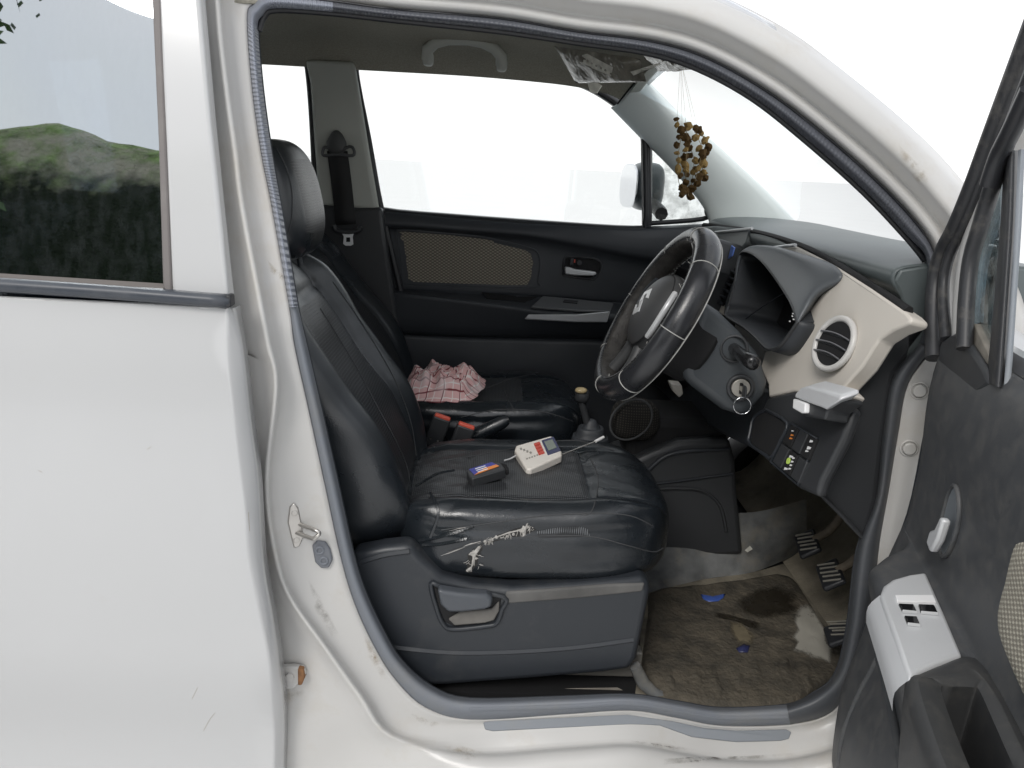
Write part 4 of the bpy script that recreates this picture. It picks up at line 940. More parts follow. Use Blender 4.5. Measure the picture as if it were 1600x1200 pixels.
# ================================================================== seats
RB = frame((0, 0, 0), (.906, 0, .423), (0, 1, 0), (-.423, 0, .906))
def seat(name, dx, dy, lab, n, rec, bz):
    a_ = radians(rec); RB = frame((0, 0, 0), (cos(a_), 0, sin(a_)), (0, 1, 0), (-sin(a_), 0, cos(a_)))
    s = empty(name, (0, 0, 0)); attach(s, car); s.matrix_parent_inverse = car.matrix_basis.inverted(); s['label'] = lab
    D = Vector((dx, dy, 0))
    def cf(u, v):
        tw = sstep(.0, .7, u.z); a = abs(u.y); bo = sstep(.52, .86, a)
        v.z += tw*((.022 if u.y < 0 else -.006)*bo-.014*(1-bo)+.012*sstep(0, .8, u.x))
        v.z -= tw*.007*exp(-((a-.56)/.035)**2)*sstep(.95, .7, abs(u.x))
        v.z -= tw*.006*exp(-((u.x-.42)/.03)**2)*sstep(.6, .5, a)
        v.z -= tw*.005*exp(-((u.x+.45)/.03)**2)*sstep(.6, .5, a)
        q = v+D
        v.z += tw*(0.003*noise.noise(q*10)+.0010*noise.noise(Vector((q.x*18+q.y*30, q.y*9, 4)))) if n > 30 else 0
        wr = sstep(-.3, -.9, u.x)
        v.z += tw*wr*.008*noise.noise(Vector((q.x*20, q.y*34, 7)))
        # side face: seam near the top and a gathered lower edge
        sf = sstep(.8, 1., a)*sstep(.6, .2, abs(u.z-.1))
        v.y -= math.copysign(.006, u.y)*sf*exp(-((u.z-.42)/.09)**2)
        v.y += math.copysign(.004, u.y)*sf*noise.noise(Vector((q.x*12, 3, q.z*25)))
        v.x += .02*u.x*(1-a*a)
        return v
    def cm(u): return 1 if (u.z > .5 and abs(u.y) < .55 and -.86 < u.x < .41) else 0
    cu = superbox('cushion', Vector((.105, .42, .662))+D, (.275, .25, .082), [LEATHER, PERF], s, 4.2, n, None, cf, cm)
    def bf(u, v):
        fr_ = sstep(.0, .7, u.x); a = abs(u.y); bo = sstep(.45, .85, a)
        v.x += fr_*(.028*bo-.014*(1-bo)+.02*exp(-((u.z+.35)/.35)**2))
        v.x -= fr_*.006*exp(-((a-.52)/.03)**2)
        v.x -= fr_*.005*exp(-((u.z-.55)/.03)**2)*sstep(.6, .5, a)
        v.y *= 1-.40*sstep(.35, 1.02, u.z)**1.5
        v.x -= .03*sstep(.6, 1, u.z)
        q = v+D; v.x += fr_*(.003*noise.noise(q*12)); v.y += math.copysign(1, u.y)*.004*noise.noise(q*11)
        return v
    def bmf(u): return 1 if (u.x > .5 and abs(u.y) < .5 and u.z < .5) else 0
    ba = superbox('backrest', Vector((-.346, .42, .904+bz))+D, (.088, .245, .350), [LEATHER2, PERFB], s, 3.6, n, RB, bf, bmf)
    def hf(u, v):
        v.x -= .010*u.z*u.z
        v.z -= .012*abs(u.y)**3*u.z; return v
    he = superbox('headrest', Vector((-.420, .425, 1.287))+D+(Vector((-.10, 0, -.05)) if dx else Vector()), (.064, .135, .116), [LEATHER2, PERFB], s, 3.5, 28, Matrix.Rotation(radians(-12), 3, 'Y'), hf, lambda u: 1 if (abs(u.y) < .62 and u.x > .4 and abs(u.z) < .6) else 0)
    for q in (-.06, .06): tube('headrest_post', [Vector((-.40, .42+q, 1.15))+D, Vector((-.415, .42+q, 1.24))+D], .006, DARK, s, 8)
    rbox('seat_pan', Vector((.09, .42, .56))+D, (.46, .42, .10), DARK, s, None, .01)
    for q in (.24, .6): rbox('seat_rail', Vector((.07, q, FLZ+.03))+D, (.56, .03, .06), DULL if dx == 0 else DARK, s, None, .004)
    return s, cu, ba, he
dseat, dcu, dba, dhe = seat('driver_seat', 0, 0, 'driver seat in torn black leatherette cover', 64, 30, 0.)
pseat, pcu, pba, phe = seat('passenger_seat', -.115, .63, 'passenger seat in smooth black leatherette', 40, 35, .01)
DC = caster(dcu); DBk = caster(dba); PCu = caster(pcu); PBk = caster(pba); HRc = caster(dhe)
# seams
seam('stitching', DBk, [(500, 482), (530, 530), (560, 580), (592, 640), (622, 696), (638, 740), (642, 800), (641, 848)], .0012, DTHREAD, dseat)
seam('stitching', DBk, [(520, 440), (555, 490), (590, 545), (620, 600), (642, 660), (650, 712)], .0011, DTHREAD, dseat)
seam('stitching', DC, [(922, 716), (935, 750), (924, 800), (900, 802)], .0012, DTHREAD, dseat)
seam('stitching', DC, [(700, 720), (780, 705), (862, 690), (910, 690), (960, 704)], .0010, DTHREAD, dseat)
seam('stitching', DC, [(690, 828), (760, 818), (850, 806), (930, 802), (985, 806), (1020, 822)], .0011, DTHREAD, dseat)
seam('stitching', DC, [(700, 862), (760, 845), (830, 838), (920, 838), (980, 852), (1020, 862), (1036, 856)], .0011, DTHREAD, dseat)
seam('stitching', PCu, [(758, 608), (800, 592), (850, 582), (880, 590)], .0010, DTHREAD, pseat)
seam('stitching', PCu, [(720, 652), (780, 640), (850, 644), (894, 658)], .0012, DTHREAD, pseat)
seam('stitching', PCu, [(788, 608), (795, 625), (805, 645)], .0010, DTHREAD, pseat)
seam('stitching', HRc, [(432, 232), (447, 262), (456, 300), (455, 345), (446, 375)], .0012, DTHREAD, dseat)
# torn cover: foam showing, ragged flaps
def torn(px, lift=.003, jag=.12):
    o = patch('torn_foam', DC, px, FOAM, dseat, lift, 4, jag, 3)
    return o
patch('tear_gap', DC, [(754, 847), (778, 836), (806, 826), (832, 821), (836, 828), (818, 838), (790, 841), (764, 849)], M('tear_dark', (.03, .029, .028), .9), dseat, .0012, 5, .08)
patch('tear_gap', DC, [(730, 866), (742, 858), (754, 848), (755, 858), (748, 868), (746, 884), (737, 894), (727, 893), (731, 880)], bpy.data.materials['tear_dark'], dseat, .0012, 5, .1)
rt = random.Random(11)
torn([(757, 846), (775, 838), (795, 830.5), (812, 826.5), (824, 822), (831, 822.5), (822, 827), (806, 831), (790, 835), (772, 841)], .0025, .35)
torn([(815, 827), (820, 820), (824, 819), (823, 828), (819, 836), (816, 835)], .003, .3)
torn([(733, 866), (740, 862), (749, 853), (752, 854), (746, 864), (743, 874), (740, 886), (735, 890), (737, 876), (737, 868)], .0025, .35)
def blot(x, y, r, lift=.003):
    torn([(x+r*rt.uniform(.5, 1.2)*cos(2*pi*k/7), y+r*rt.uniform(.4, 1.)*sin(2*pi*k/7)) for k in range(7)], lift, .2)
for k in range(9):
    t = k/8; blot(758+72*t+rt.uniform(-3, 3), 845-20*t+rt.uniform(-2, 3), rt.uniform(1.5, 4.2)*(1.25 if .6 < t < .95 else .8))
for (x, y, r) in ((735, 866, 3), (741, 863, 4), (748, 856, 3), (744, 872, 3), (739, 880, 2.5), (734, 889, 5), (730, 891, 3)): blot(x, y, r)
torn([(704, 829), (720, 824.5), (733, 823), (720, 826)], .0012, .3)
torn([(690, 868), (712, 859), (735, 849), (750, 846.5), (735, 851), (712, 861)], .001, .2)
for k in range(34):
    t = rt.random(); x = 756+78*t; y = 846-22*t; a = DC(x, y+rt.uniform(-5, 3)); b = DC(x+rt.uniform(-5, 5), y+rt.uniform(2, 9))
    if a and b: tube('loose_fibre', [a[0]+a[1]*.002, (a[0]+b[0])/2+a[1]*rt.uniform(.001, .005), b[0]+b[1]*.001], rt.uniform(.0003, .0007), FOAM, dseat, 4)
for k in range(12):
    x = 728+rt.uniform(0, 26); y = 858+rt.uniform(0, 32); a = DC(x, y); b = DC(x+rt.uniform(-8, 8), y+rt.uniform(-6, 6))
    if a and b: tube('loose_fibre', [a[0]+a[1]*.002, (a[0]+b[0])/2+a[1]*.004, b[0]+b[1]*.001], .0005, FOAM, dseat, 4)
patch('perforated_strip', DC, [(838, 830), (870, 824), (905, 822), (918, 826), (922, 838), (880, 840), (842, 841)], PERF, dseat, .0015, 4)
for px in ([(655, 845), (700, 836), (740, 822)], [(660, 852), (690, 850), (730, 842)], [(672, 770), (685, 800), (672, 840)], [(650, 760), (680, 742), (710, 735)]):
    seam('cover_fold', DC, px, .004, LEATHER, dseat, -.001)
# cushion lower hem
seam('cover_hem', DC, [(665, 880), (700, 900), (760, 908), (850, 908), (950, 903), (1010, 890)], .003, LEATHER, dseat, .0)
# side cover of the seat base with its lever
base = prism('base_cover', [PY(x, y, .158) for x, y in [(548, 866), (600, 856), (640, 852), (660, 874), (690, 902), (740, 916), (800, 921), (900, 915), (1000, 905), (1016, 909), (1017, 925), (1008, 970), (996, 1030), (985, 1048), (940, 1054), (820, 1064), (700, 1073), (650, 1076), (600, 1040), (560, 960)]], (0, .05, 0), GREYP, dseat, .014, 4)
base['label'] = 'scuffed grey plastic side cover of the seat base'
BC = caster(base)
def onb(x, y, l=0.): return PY(x, y, .158-l)
prism('front_base_cover', [onb(1008, 910)+Vector((0, .006, 0)), onb(996, 1036)+Vector((0, .006, 0)), onb(996, 1036)+Vector((.01, .44, 0)), onb(1008, 910)+Vector((.01, .44, -.01))], (-.03, 0, 0), GREYP, dseat, .008, 3)
prism('lever_recess', [onb(x, y, .0015) for x, y in [(676, 914), (690, 918), (712, 924), (770, 930), (784, 934), (782, 952), (774, 970), (760, 975), (710, 980), (694, 972), (684, 950)]], (0, .01, 0), SHADE_BLACK, dseat, .003)
tube('recess_rim', [onb(x, y, .002) for x, y in [(674, 912), (700, 920), (786, 932), (784, 953), (776, 973), (760, 978), (708, 983), (692, 974), (682, 950)]], .005, GREYP, dseat, 8, True, 4)
prism('recess_floor', [onb(x, y, .006) for x, y in [(700, 968), (720, 956), (768, 952), (780, 940), (780, 955), (772, 970), (758, 974), (710, 978)]], (0, .006, 0), M('dusty_grey', (.16, .152, .14), .85, var=(30, .15)), dseat, .003)
prism('recline_lever', [onb(x, y, .030) for x, y in [(683, 922), (694, 924), (720, 928), (760, 930), (770, 936), (768, 950), (756, 954), (720, 958), (700, 958), (688, 946)]], (0, .026, 0), M('lever_grey', (.075, .083, .095), .35), dseat, .007, 4)
seam('base_fold', BC, [(600, 1010), (700, 1020), (800, 1019), (900, 1012), (990, 1000)], .006, GREYP, dseat, -.002)
seam('base_fold', BC, [(560, 880), (600, 868), (640, 862)], .006, GREYP, dseat, -.002)
prism('base_shelf', [onb(x, y, .003) for x, y in [(790, 926), (850, 922), (950, 914), (1008, 912), (1004, 925), (900, 936), (790, 944)]], (0, .008, 0), M('dusty_shelf', (.11, .108, .104), .8, var=(18, .25)), dseat, .004, 3)

# rear bench seen through the tinted pane
rs = empty('rear_seat', (0, 0, 0)); attach(rs, car); rs.matrix_parent_inverse = car.matrix_basis.inverted(); rs['label'] = 'rear bench under clear plastic'
superbox('cushion', (-.93, .74, .60), (.25, .56, .09), SEATBLUE, rs, 5, 20)
superbox('backrest', (-1.2, .74, .93), (.08, .56, .30), SEATBLUE, rs, 5, 24, Matrix.Rotation(radians(-20), 3, 'Y'))
for y in (.42, 1.06): superbox('headrest', (-1.33, y, 1.28), (.06, .14, .08), SEATBLUE, rs, 3, 14)
prism('parcel_wall', [(-1.62, .12, .3), (-1.62, 1.36, .3), (-1.62, 1.36, 1.12), (-1.62, .12, 1.12)], (-.02, 0, 0), DARK, car, 0)

# ================================================================== console, hand brake, gear lever, buckles
con = prism('centre_console', [PY(x, y, .67) for x, y in [(960, 728), (1000, 715), (1018, 706), (1060, 690), (1140, 685), (1150, 720), (1152, 760), (1162, 868), (1020, 874), (1000, 860), (960, 800)]], (0, .17, 0), BLACK, car, .014, 3)
con['label'] = 'black centre console with cup holder'
tube('console_fold', [PY(x, y, .667) for x, y in [(1004, 745), (1020, 728), (1042, 712), (1075, 705), (1140, 702)]], .005, GREYP, con, 8, False, 4)
tube('console_fold', [PY(x, y, .667) for x, y in [(1010, 757), (1060, 752), (1145, 740)]], .003, GREYP, con, 6, False, 3)
tube('console_fold', [PY(x, y, .666) for x, y in [(1010, 766), (1060, 763), (1100, 768), (1125, 790), (1135, 830)]], .004, BLACK, con, 6, False, 4)
disc('cup_well', PY(1072, 693, .74), (0, -.2, 1), .04, .01, SHADE_BLACK, con, 28); ring('cup_rim', PY(1072, 692, .74), (0, -.2, 1), .041, .004, GREYP, con, 32)
rbox('tunnel', (-.1, .74, .48), (.9, .16, .26), DARK, car, None, .03)
hb = empty('hand_brake', (0, 0, 0)); attach(hb, car); hb.matrix_parent_inverse = car.matrix_basis.inverted()
tube('grip', [PY(690, 708, .74), PY(720, 692, .74), PY(760, 672, .74), PY(785, 660, .74), PY(793, 656, .74)], [.020, .021, .019, .017, .012], LEATHER, hb, 12, False, 0)
disc('release_button', PY(795, 655, .738), (.8, 0, .4), .007, .012, BLACK, hb, 12)
def buckle(x, y, lab, Y):
    b = empty('belt_buckle', (0, 0, 0)); attach(b, car); b.matrix_parent_inverse = car.matrix_basis.inverted()
    p = PY(x, y, Y); t = Matrix.Rotation(radians(18), 3, 'Y')
    rbox('buckle_body', p, (.048, .024, .085), BLACK, b, t, .006, 3)
    rbox('release_button', p+t @ Vector((0, -.002, .043)), (.042, .016, .010), M('button_red', (.75, .12, .075), .35), b, t, .003)
    tube('buckle_stalk', [p+t @ Vector((0, 0, -.03)), p+t @ Vector((0, .01, -.10))], .012, BLACK, b, 8)
    for q in (-.01, .01): disc('rivet', p+t @ Vector((q, -.013, -.02)), (0, -1, 0), .003, .002, STEEL, b, 8)
buckle(683, 674, '', .755); buckle(720, 688, '', .70)
gr = empty('gear_lever', (0, 0, 0)); attach(gr, car); gr.matrix_parent_inverse = car.matrix_basis.inverted()
tube('shaft', [PY(925, 690, .80), PY(916, 655, .80), PY(908, 625, .80)], .010, BLACK, gr, 8, False, 2)
superbox('knob', PY(910, 618, .80), (.020, .020, .020), BLACK, gr, 2.4, 12)
superbox('knob_cap', PY(908, 610, .785), (.016, .013, .008), M('amber_cap', (.42, .33, .18), .3), gr, 2.2, 10)
v = []
superbox('boot', PY(922, 688, .80), (.05, .045, .055), DARK, gr, 2.5, 16, None, lambda u, q: Vector((q.x*(1-.45*max(0, u.z)), q.y*(1-.45*max(0, u.z)), q.z+.006*sin(u.z*14))))
# round speaker-like drum beyond the wheel
rbox('console_front', (.50, .80, .62), (.26, .20, .30), SHADE_BLACK, car, None, .02)
dr = superbox('heater_drum', PY(992, 655, .72), (.062, .05, .055), SPEAKER, car, 2.6, 20)
ring('drum_rim', PY(986, 656, .675), (0, -1, .1), .058, .003, DTHREAD, dr, 36, r2=.046)

# ================================================================== footwell
floor = loft('floor_carpet', [[PZ(x, y, FLZ+.003) for x, y in [(990, 1110), (1120, 1118), (1230, 1112), (1330, 1060), (1400, 980)]], [PZ(x, y, FLZ+.003) for x, y in [(1000, 1000), (1120, 1000), (1230, 1000), (1300, 990), (1400, 950)]], [PZ(x, y, FLZ+.003) for x, y in [(1000, 920), (1100, 905), (1180, 893), (1260, 870), (1400, 830)]]], M('dirty_carpet', (.17, .155, .125), .95, spec=.1, bump=(300, .8, .002), var=(14, .35), dust=((.33, .29, .22), 7, .45, .75, .7)), car, 5, False, 4)
mat = empty('floor_mat', tuple(PZ(1130, 1010, FLZ+.006)), 'muddy torn rubber mat on the driver floor', 'floor mat')
mo_ = [(1003, 1040), (1012, 960), (1016, 925), (1060, 918), (1120, 912), (1180, 903), (1215, 898), (1240, 905), (1262, 935), (1282, 970), (1310, 1000), (1326, 1012), (1322, 1040), (1300, 1062), (1263, 1085), (1228, 1101), (1127, 1106), (1060, 1096), (1025, 1076)]
mp = [PZ(x, y, FLZ+.006) for x, y in mo_]; mc_ = sum(mp, Vector())/len(mp); sp_ = spline(mp, 3, True)
v = []; f = []; K = 26; m_n = len(sp_)
for r in range(K+1):
    for p in sp_:
        k = r/K; q = mc_.lerp(p, k)
        h = .003*noise.noise(q*22)+.002*noise.noise(q*60)+.0015*noise.noise(q*120)+.006+.0035*max(0, sin(q.x*95+q.y*35)*sin(q.x*-20+q.y*110))*sstep(.5, .3, q.y)+.002*max(0, sin(q.x*60+q.y*140))*sstep(.3, .5, q.y)
        if r == K: h = -.004
        v.append(q+Vector((0, 0, h)))
for r in range(K):
    for i in range(m_n): j = (i+1) % m_n; f.append((r*m_n+i, r*m_n+j, (r+1)*m_n+j, (r+1)*m_n+i))
mt = up(obj('mat_sheet', v, f, MUDMAT, mat, True, 180)); MC = caster(mt)
SMUD = {'p': stain('pale_mud_film', (.33, .315, .275), 1., 5., .25, .5), 'w': stain('wet_mud_film', (.022, .018, .012), 1., 3., .3, .55, .4), 'd': stain('dry_mud_film', (.15, .125, .08), 1., 3., .3, .55)}
def mpatch(name, px, mt_, lift=.003, jag=.06):
    k = {'pale_mud': 'p', 'wet_patch': 'w', 'dry_mud': 'd'}.get(name)
    if k: cx_ = sum(p[0] for p in px)/len(px); cy_ = sum(p[1] for p in px)/len(px); o = smear([(cx_+(x-cx_)*1.15, cy_+(y-cy_)*1.15) for x, y in px], SMUD[k], MC, mat, .003, name)
    else: o = patch(name, MC, px, mt_, mat, lift, 6, jag, 3)
    up(o); return o
mpatch('pale_mud', [(1246, 962), (1252, 952), (1262, 950), (1272, 960), (1280, 962), (1280, 974), (1287, 985), (1288, 1000), (1296, 1014), (1294, 1034), (1282, 1028), (1268, 1026), (1256, 1020), (1241, 1016), (1247, 1004), (1240, 996), (1248, 985), (1243, 974)], MUDGREY, .003, .03)
mpatch('wet_patch', [(1155, 940), (1180, 925), (1215, 918), (1240, 930), (1245, 950), (1228, 962), (1190, 966), (1160, 955)], MUDDARK)
mpatch('dry_mud', [(1142, 974), (1158, 975), (1180, 995), (1172, 1008), (1155, 1006), (1142, 990)], MUDDRY)
mpatch('wet_patch', [(1118, 958), (1140, 962), (1185, 975), (1180, 985), (1150, 972), (1120, 966)], MUDDARK)
for k in range(7):
    x = 1040+k*34+random.uniform(-8, 8); y = 1052+random.uniform(-12, 14)
    mpatch('mud_clod', [(x, y), (x+9, y-14), (x+16, y-8), (x+22, y+20), (x+12, y+24)], MUDMAT, .004, .2)
scrap = patch('foil_scrap', MC, [(1094, 929), (1103, 934), (1118, 935), (1134, 928), (1130, 935), (1122, 940), (1108, 941), (1099, 937)], BLUE, None, .004, 4)
tag(scrap, 'torn blue foil scrap lying on the muddy mat', 'scrap'); solid(scrap, .0008)
sc2 = patch('plastic_scrap', MC, [(1150, 1014), (1162, 1007), (1172, 1010), (1168, 1020), (1155, 1020)], NAVY, None, .004, 4)
tag(sc2, 'dark navy plastic scrap sticking out of the mud on the mat', 'scrap'); solid(sc2, .0008)
sc3 = prism('paper_scrap', [PY(x, y, .655) for x, y in ((1164, 860), (1172, 853), (1176, 858), (1168, 863))], (0, .001, 0), PAPER, None, 0)
tag(sc3, 'tiny white paper scrap at the foot of the console', 'scrap')
# worn carpet edge at the sill
tube('carpet_edge', [PY(x, y, .175) for x, y in [(992, 1040), (1004, 1066), (1022, 1084), (1055, 1096), (1095, 1103)]], [.012, .014, .013, .010, .008], CARPET, floor, 8, False, 0)
# pedals
def pedal(px, Y, w, h, lab, tilt, arm):
    c = PY(px[0], px[1], Y); g = empty('pedal', (0, 0, 0)); attach(g, car); g.matrix_parent_inverse = car.matrix_basis.inverted(); g['label'] = lab
    t = Matrix.Rotation(radians(tilt), 3, 'Y') @ Matrix.Rotation(radians(12), 3, 'X')
    rbox('pad', c, (.014, w, h), RUBBER, g, t, .006, 3)
    for k in range(5):
        q = -.5+(k+.5)/5; rbox('tread_bar', c+t @ Vector((-.0085, w*q*.86, h*.05*(k % 2))), (.004, w*.045, h*.8), M('tread', (.22, .21, .18), .5) if k == 0 else bpy.data.materials['tread'], g, t @ Matrix.Rotation(radians(24), 3, 'X'), .001)
    tube('pedal_arm', [c+Vector((.012, 0, .01)), c+Vector((.06, .0, .06)), c+Vector((.10, 0, .20)), c+Vector((.12, 0, .34))], .010, M('arm_rust', (.14, .115, .085), .8, var=(40, .3)) if arm else bpy.data.materials['arm_rust'], g, 8, False, 3)
pedal((1262, 850), .47, .085, .052, 'worn clutch pedal with ribbed pad', 52, True)
pedal((1298, 898), .36, .085, .052, 'worn brake pedal with ribbed pad', 52, False)
pedal((1326, 985), .27, .06, .10, 'ribbed accelerator pedal', 55, False)

# ================================================================== the open driver's door
ddoor = empty('driver_door', (0, 0, 0)); attach(ddoor, car); ddoor.matrix_parent_inverse = car.matrix_basis.inverted(); ddoor['label'] = 'driver door swung open, dark inner trim facing the seat'
def interp(tab, x):
    for (a, b) in zip(tab, tab[1:]):
        if x <= b[0]: t = (x-a[0])/(b[0]-a[0]); t = max(0, min(1, t)); return a[1]+(b[1]-a[1])*t
    return tab[-1][1]
OFFT = [(.32, .02), (.345, .045), (.40, .055), (.52, .056), (.64, .040), (.69, .036), (.76, .030), (.82, .018), (.86, .010), (.95, .008), (1.05, .016), (1.13, .016), (1.165, .0)]
ARM = [(.66, .0), (.70, .012), (.775, .052), (.80, .066), (.822, .072), (.834, .066), (.838, .05), (.841, .0)]
def doff(s, z):
    a = interp(ARM, z)*sstep(.10, .20, s)*(1-sstep(.36, .40, s))
    e = sstep(.015, .05, s)
    return (interp(OFFT, z)+a)*1.0-.02*(1-e)
ZS = [.32, .335, .35, .38, .44, .52, .60, .66, .69, .72, .755, .785, .805, .822, .832, .837, .840, .8415, .86, .90, .95, 1.0, 1.05, 1.10, 1.14, 1.155, 1.165]
SS = [.018, .024, .034, .05, .07, .10, .13, .16, .20, .25, .3, .36, .42, .5, .6, .7, .8, .9, 1.0]
dt = loft('door_trim', [[DO(s, doff(s, z), z) for s in SS] for z in ZS], M('door_trim_black', (.062, .065, .069), .5, bump=(800, .3, .0005), dust=((.22, .205, .18), 30, .45, .85, .35)), ddoor, 1, False, 2, angle=180, flat=True)
solid(dt, .003, -1)
DTc = caster(dt)
# painted shell of the door and its edge
v = []
for (s, z0, z1) in ((.02, .33, 1.16), (1.03, .33, 1.16)):
    v += [DO(s, -.004, z0), DO(s, -.10, z0+.01), DO(s, -.115, .75), DO(s, -.075, z1), DO(s, -.004, z1)]
obj('door_shell', v, [(0, 1, 6, 5), (1, 2, 7, 6), (2, 3, 8, 7), (3, 4, 9, 8), (4, 0, 5, 9), (0, 4, 3, 2, 1), (5, 6, 7, 8, 9)], PAINT, ddoor, False)
rbox('door_check', DO(-.02, -.03, .72), (.05, .012, .05), DULL, ddoor, None, .003)
for z in (.50, .95): rbox('door_hinge', DO(-.015, -.05, z), (.04, .07, .07), JAMB, ddoor, Matrix.Rotation(DA, 3, 'Z'), .006)
def dq(l, off): return [DQ(x, y, off) for x, y in l]
DRUB = M('door_rubber', (.028, .029, .032), .45, dust=((.2, .185, .16), 30, .52, .8, .5))
tube('frame_seal', dq([(1459, 560), (1458, 500), (1461, 440), (1472, 395), (1494, 352), (1520, 290), (1548, 215), (1580, 130), (1604, 66), (1640, -30)], .018), .0125, DRUB, ddoor, 10, False, 5)
tube('frame_seal', dq([(1478, 530), (1474, 470), (1476, 430), (1486, 392), (1508, 345), (1534, 280), (1556, 220), (1590, 125), (1630, 20)], .012), .0085, DRUB, ddoor, 8, False, 5)
fp = dq([(1491, 545), (1493, 470), (1500, 405), (1515, 350), (1537, 285), (1560, 215), (1590, 125), (1625, 30)], .004)
v = spline(fp, 5)
loft('upper_frame', [[p+Dd*-.02-Dn*.01 for p in v], [p+Dd*.0+Dn*.004 for p in v], [p+Dd*.03+Dn*.0 for p in v], [p+Dd*.045-Dn*.03 for p in v]], JAMB, ddoor, 1, False, 3, angle=180, flat=True)
tube('glass_channel', dq([(1507, 545), (1510, 470), (1517, 405), (1532, 352), (1552, 285), (1572, 225), (1600, 150), (1640, 50)], .016), .011, DRUB, ddoor, 8, False, 5)
tube('glass_channel', dq([(1545, 290), (1560, 245), (1580, 205), (1610, 140)], .026), .012, RUBBER, ddoor, 8, False, 4)
loft('division_channel', [dq([(1541, 600), (1553, 470), (1563, 350), (1569, 235)], .004), dq([(1549, 600), (1560, 470), (1569, 350), (1574, 235)], .016), dq([(1561, 605), (1571, 470), (1579, 350), (1583, 235)], .014), dq([(1572, 605), (1580, 470), (1588, 350), (1592, 235)], .0)], DRUB, ddoor, 4, False, 3, angle=180)
tube('chrome_edge', dq([(1574, 605), (1583, 470), (1591, 350), (1596, 235)], .004), .004, SCUFF, ddoor, 6, False, 3)
prism('quarter_pane', dq([(1512, 500), (1520, 405), (1556, 290), (1566, 240), (1560, 400), (1546, 575), (1535, 540)], -.004), -Dn*.004, GLASSD, ddoor, 0)
prism('sail_ledge', dq([(1500, 515), (1522, 505), (1548, 560), (1545, 580), (1536, 572)], .004), -Dn*.012, M('dusty_ledge', (.22, .20, .17), .85, var=(30, .2)), ddoor, .002)
prism('window_pane', [DO(.25, -.03, 1.10), DO(.25, -.03, 1.54), DO(.98, -.03, 1.54), DO(.98, -.03, 1.10)], -Dn*.004, GLASS, ddoor, 0)
tube('upper_frame_rear', [DO(.10, -.03, 1.575), DO(.4, -.04, 1.59), DO(.95, -.045, 1.57), DO(1.02, -.03, 1.48), DO(1.03, -.02, 1.17)], .012, DRUB, ddoor, 8, False, 5)
loft('belt_strip', [[DO(s, .0, 1.166) for s in (.20, .5, 1.02)], [DO(s, -.02, 1.178) for s in (.20, .5, 1.02)], [DO(s, -.028, 1.165) for s in (.20, .5, 1.02)]], DRUB, ddoor, 2, False, 2)
# corner cover of the quarter light
prism('sail_cover', dq([(1467, 540), (1472, 531), (1490, 520), (1500, 518), (1536, 574), (1545, 600), (1520, 620), (1480, 620), (1462, 600)], .014), -Dn*.012, BLACK, ddoor, .006, 3)
# armrest switch panel with three buttons
def at(px, py, z): return PZ(px, py, z)
SWZ = .846
swpts = [at(1375, 930, SWZ), at(1381, 914, SWZ), at(1395, 904, SWZ), at(1420, 897, SWZ), at(1447, 893, SWZ), at(1476, 958, SWZ), at(1504, 1023, SWZ), at(1465, 1036, SWZ), at(1436, 1050, SWZ), at(1421, 1062, SWZ), at(1400, 1000, SWZ)]
swp_ = prism('switch_panel', swpts, (0, 0, -.014), SILVER, ddoor, .005, 3)
sidep = [at(1375, 930, SWZ-.003), at(1400, 1000, SWZ-.003), at(1421, 1062, SWZ-.003)]
loft('switch_panel_side', [sidep, [p+Dn*.012+Vector((0, 0, -.020)) for p in sidep], [p+Dn*.010+Vector((0, 0, -.045)) for p in sidep]], SILVER, ddoor, 4, False, 3, angle=180)
for q in ([(1404, 942), (1428, 943), (1433, 955), (1410, 953)], [(1435, 943), (1460, 944), (1466, 957), (1439, 955)], [(1413, 961), (1433, 962), (1438, 975), (1418, 973)]):
    prism('window_button', [at(x, y, SWZ+.003) for x, y in q], (0, 0, -.006), SCREEN, ddoor, .0015)
    a, b = q[3], q[2]; prism('button_lip', [at(a[0], a[1]-1, SWZ+.005), at(b[0], b[1]-1, SWZ+.005), at(b[0]+1, b[1]+2, SWZ+.003), at(a[0]+1, a[1]+2, SWZ+.003)], (0, 0, -.003), SILVER, ddoor, .0008)
prism('panel_step', [at(x, y, SWZ+.0035) for x, y in [(1399, 929), (1458, 929), (1463, 940), (1402, 939)]], (0, 0, -.004), WHITE, ddoor, .001)
# pull cup let into the armrest top
cz = .845
cpo = [(1452, 1066), (1470, 1062), (1525, 1062), (1540, 1068), (1570, 1130), (1600, 1200), (1640, 1280), (1545, 1290), (1510, 1230), (1480, 1150)]
cpi = [(1470, 1078), (1482, 1073), (1520, 1074), (1531, 1080), (1558, 1140), (1585, 1200), (1620, 1270), (1550, 1270), (1522, 1215), (1494, 1148)]
arm_o = [(1418, 1068), (1436, 1054), (1470, 1040), (1506, 1026), (1540, 1040), (1580, 1110), (1640, 1240), (1700, 1330), (1530, 1330), (1480, 1250), (1440, 1150)]
armp = loft('armrest_top', [[p+Vector((.02, -.005, -.20)) for p in [at(x, y, cz-.006) for x, y in arm_o]], [p+Vector((0, 0, -.03)) for p in [at(x, y, cz-.006) for x, y in arm_o]], [at(x, y, cz-.004) for x, y in arm_o], [at(*[(a*.5+b*.5) for a, b in zip(arm_o[k], cpo[min(k, 9)])], cz+.004) for k in range(11)]], M('armrest_black', (.04, .041, .042), .5, bump=(800, .3, .0005), dust=((.17, .155, .13), 30, .5, .9, .35)), ddoor, 4, True, 3, angle=180)
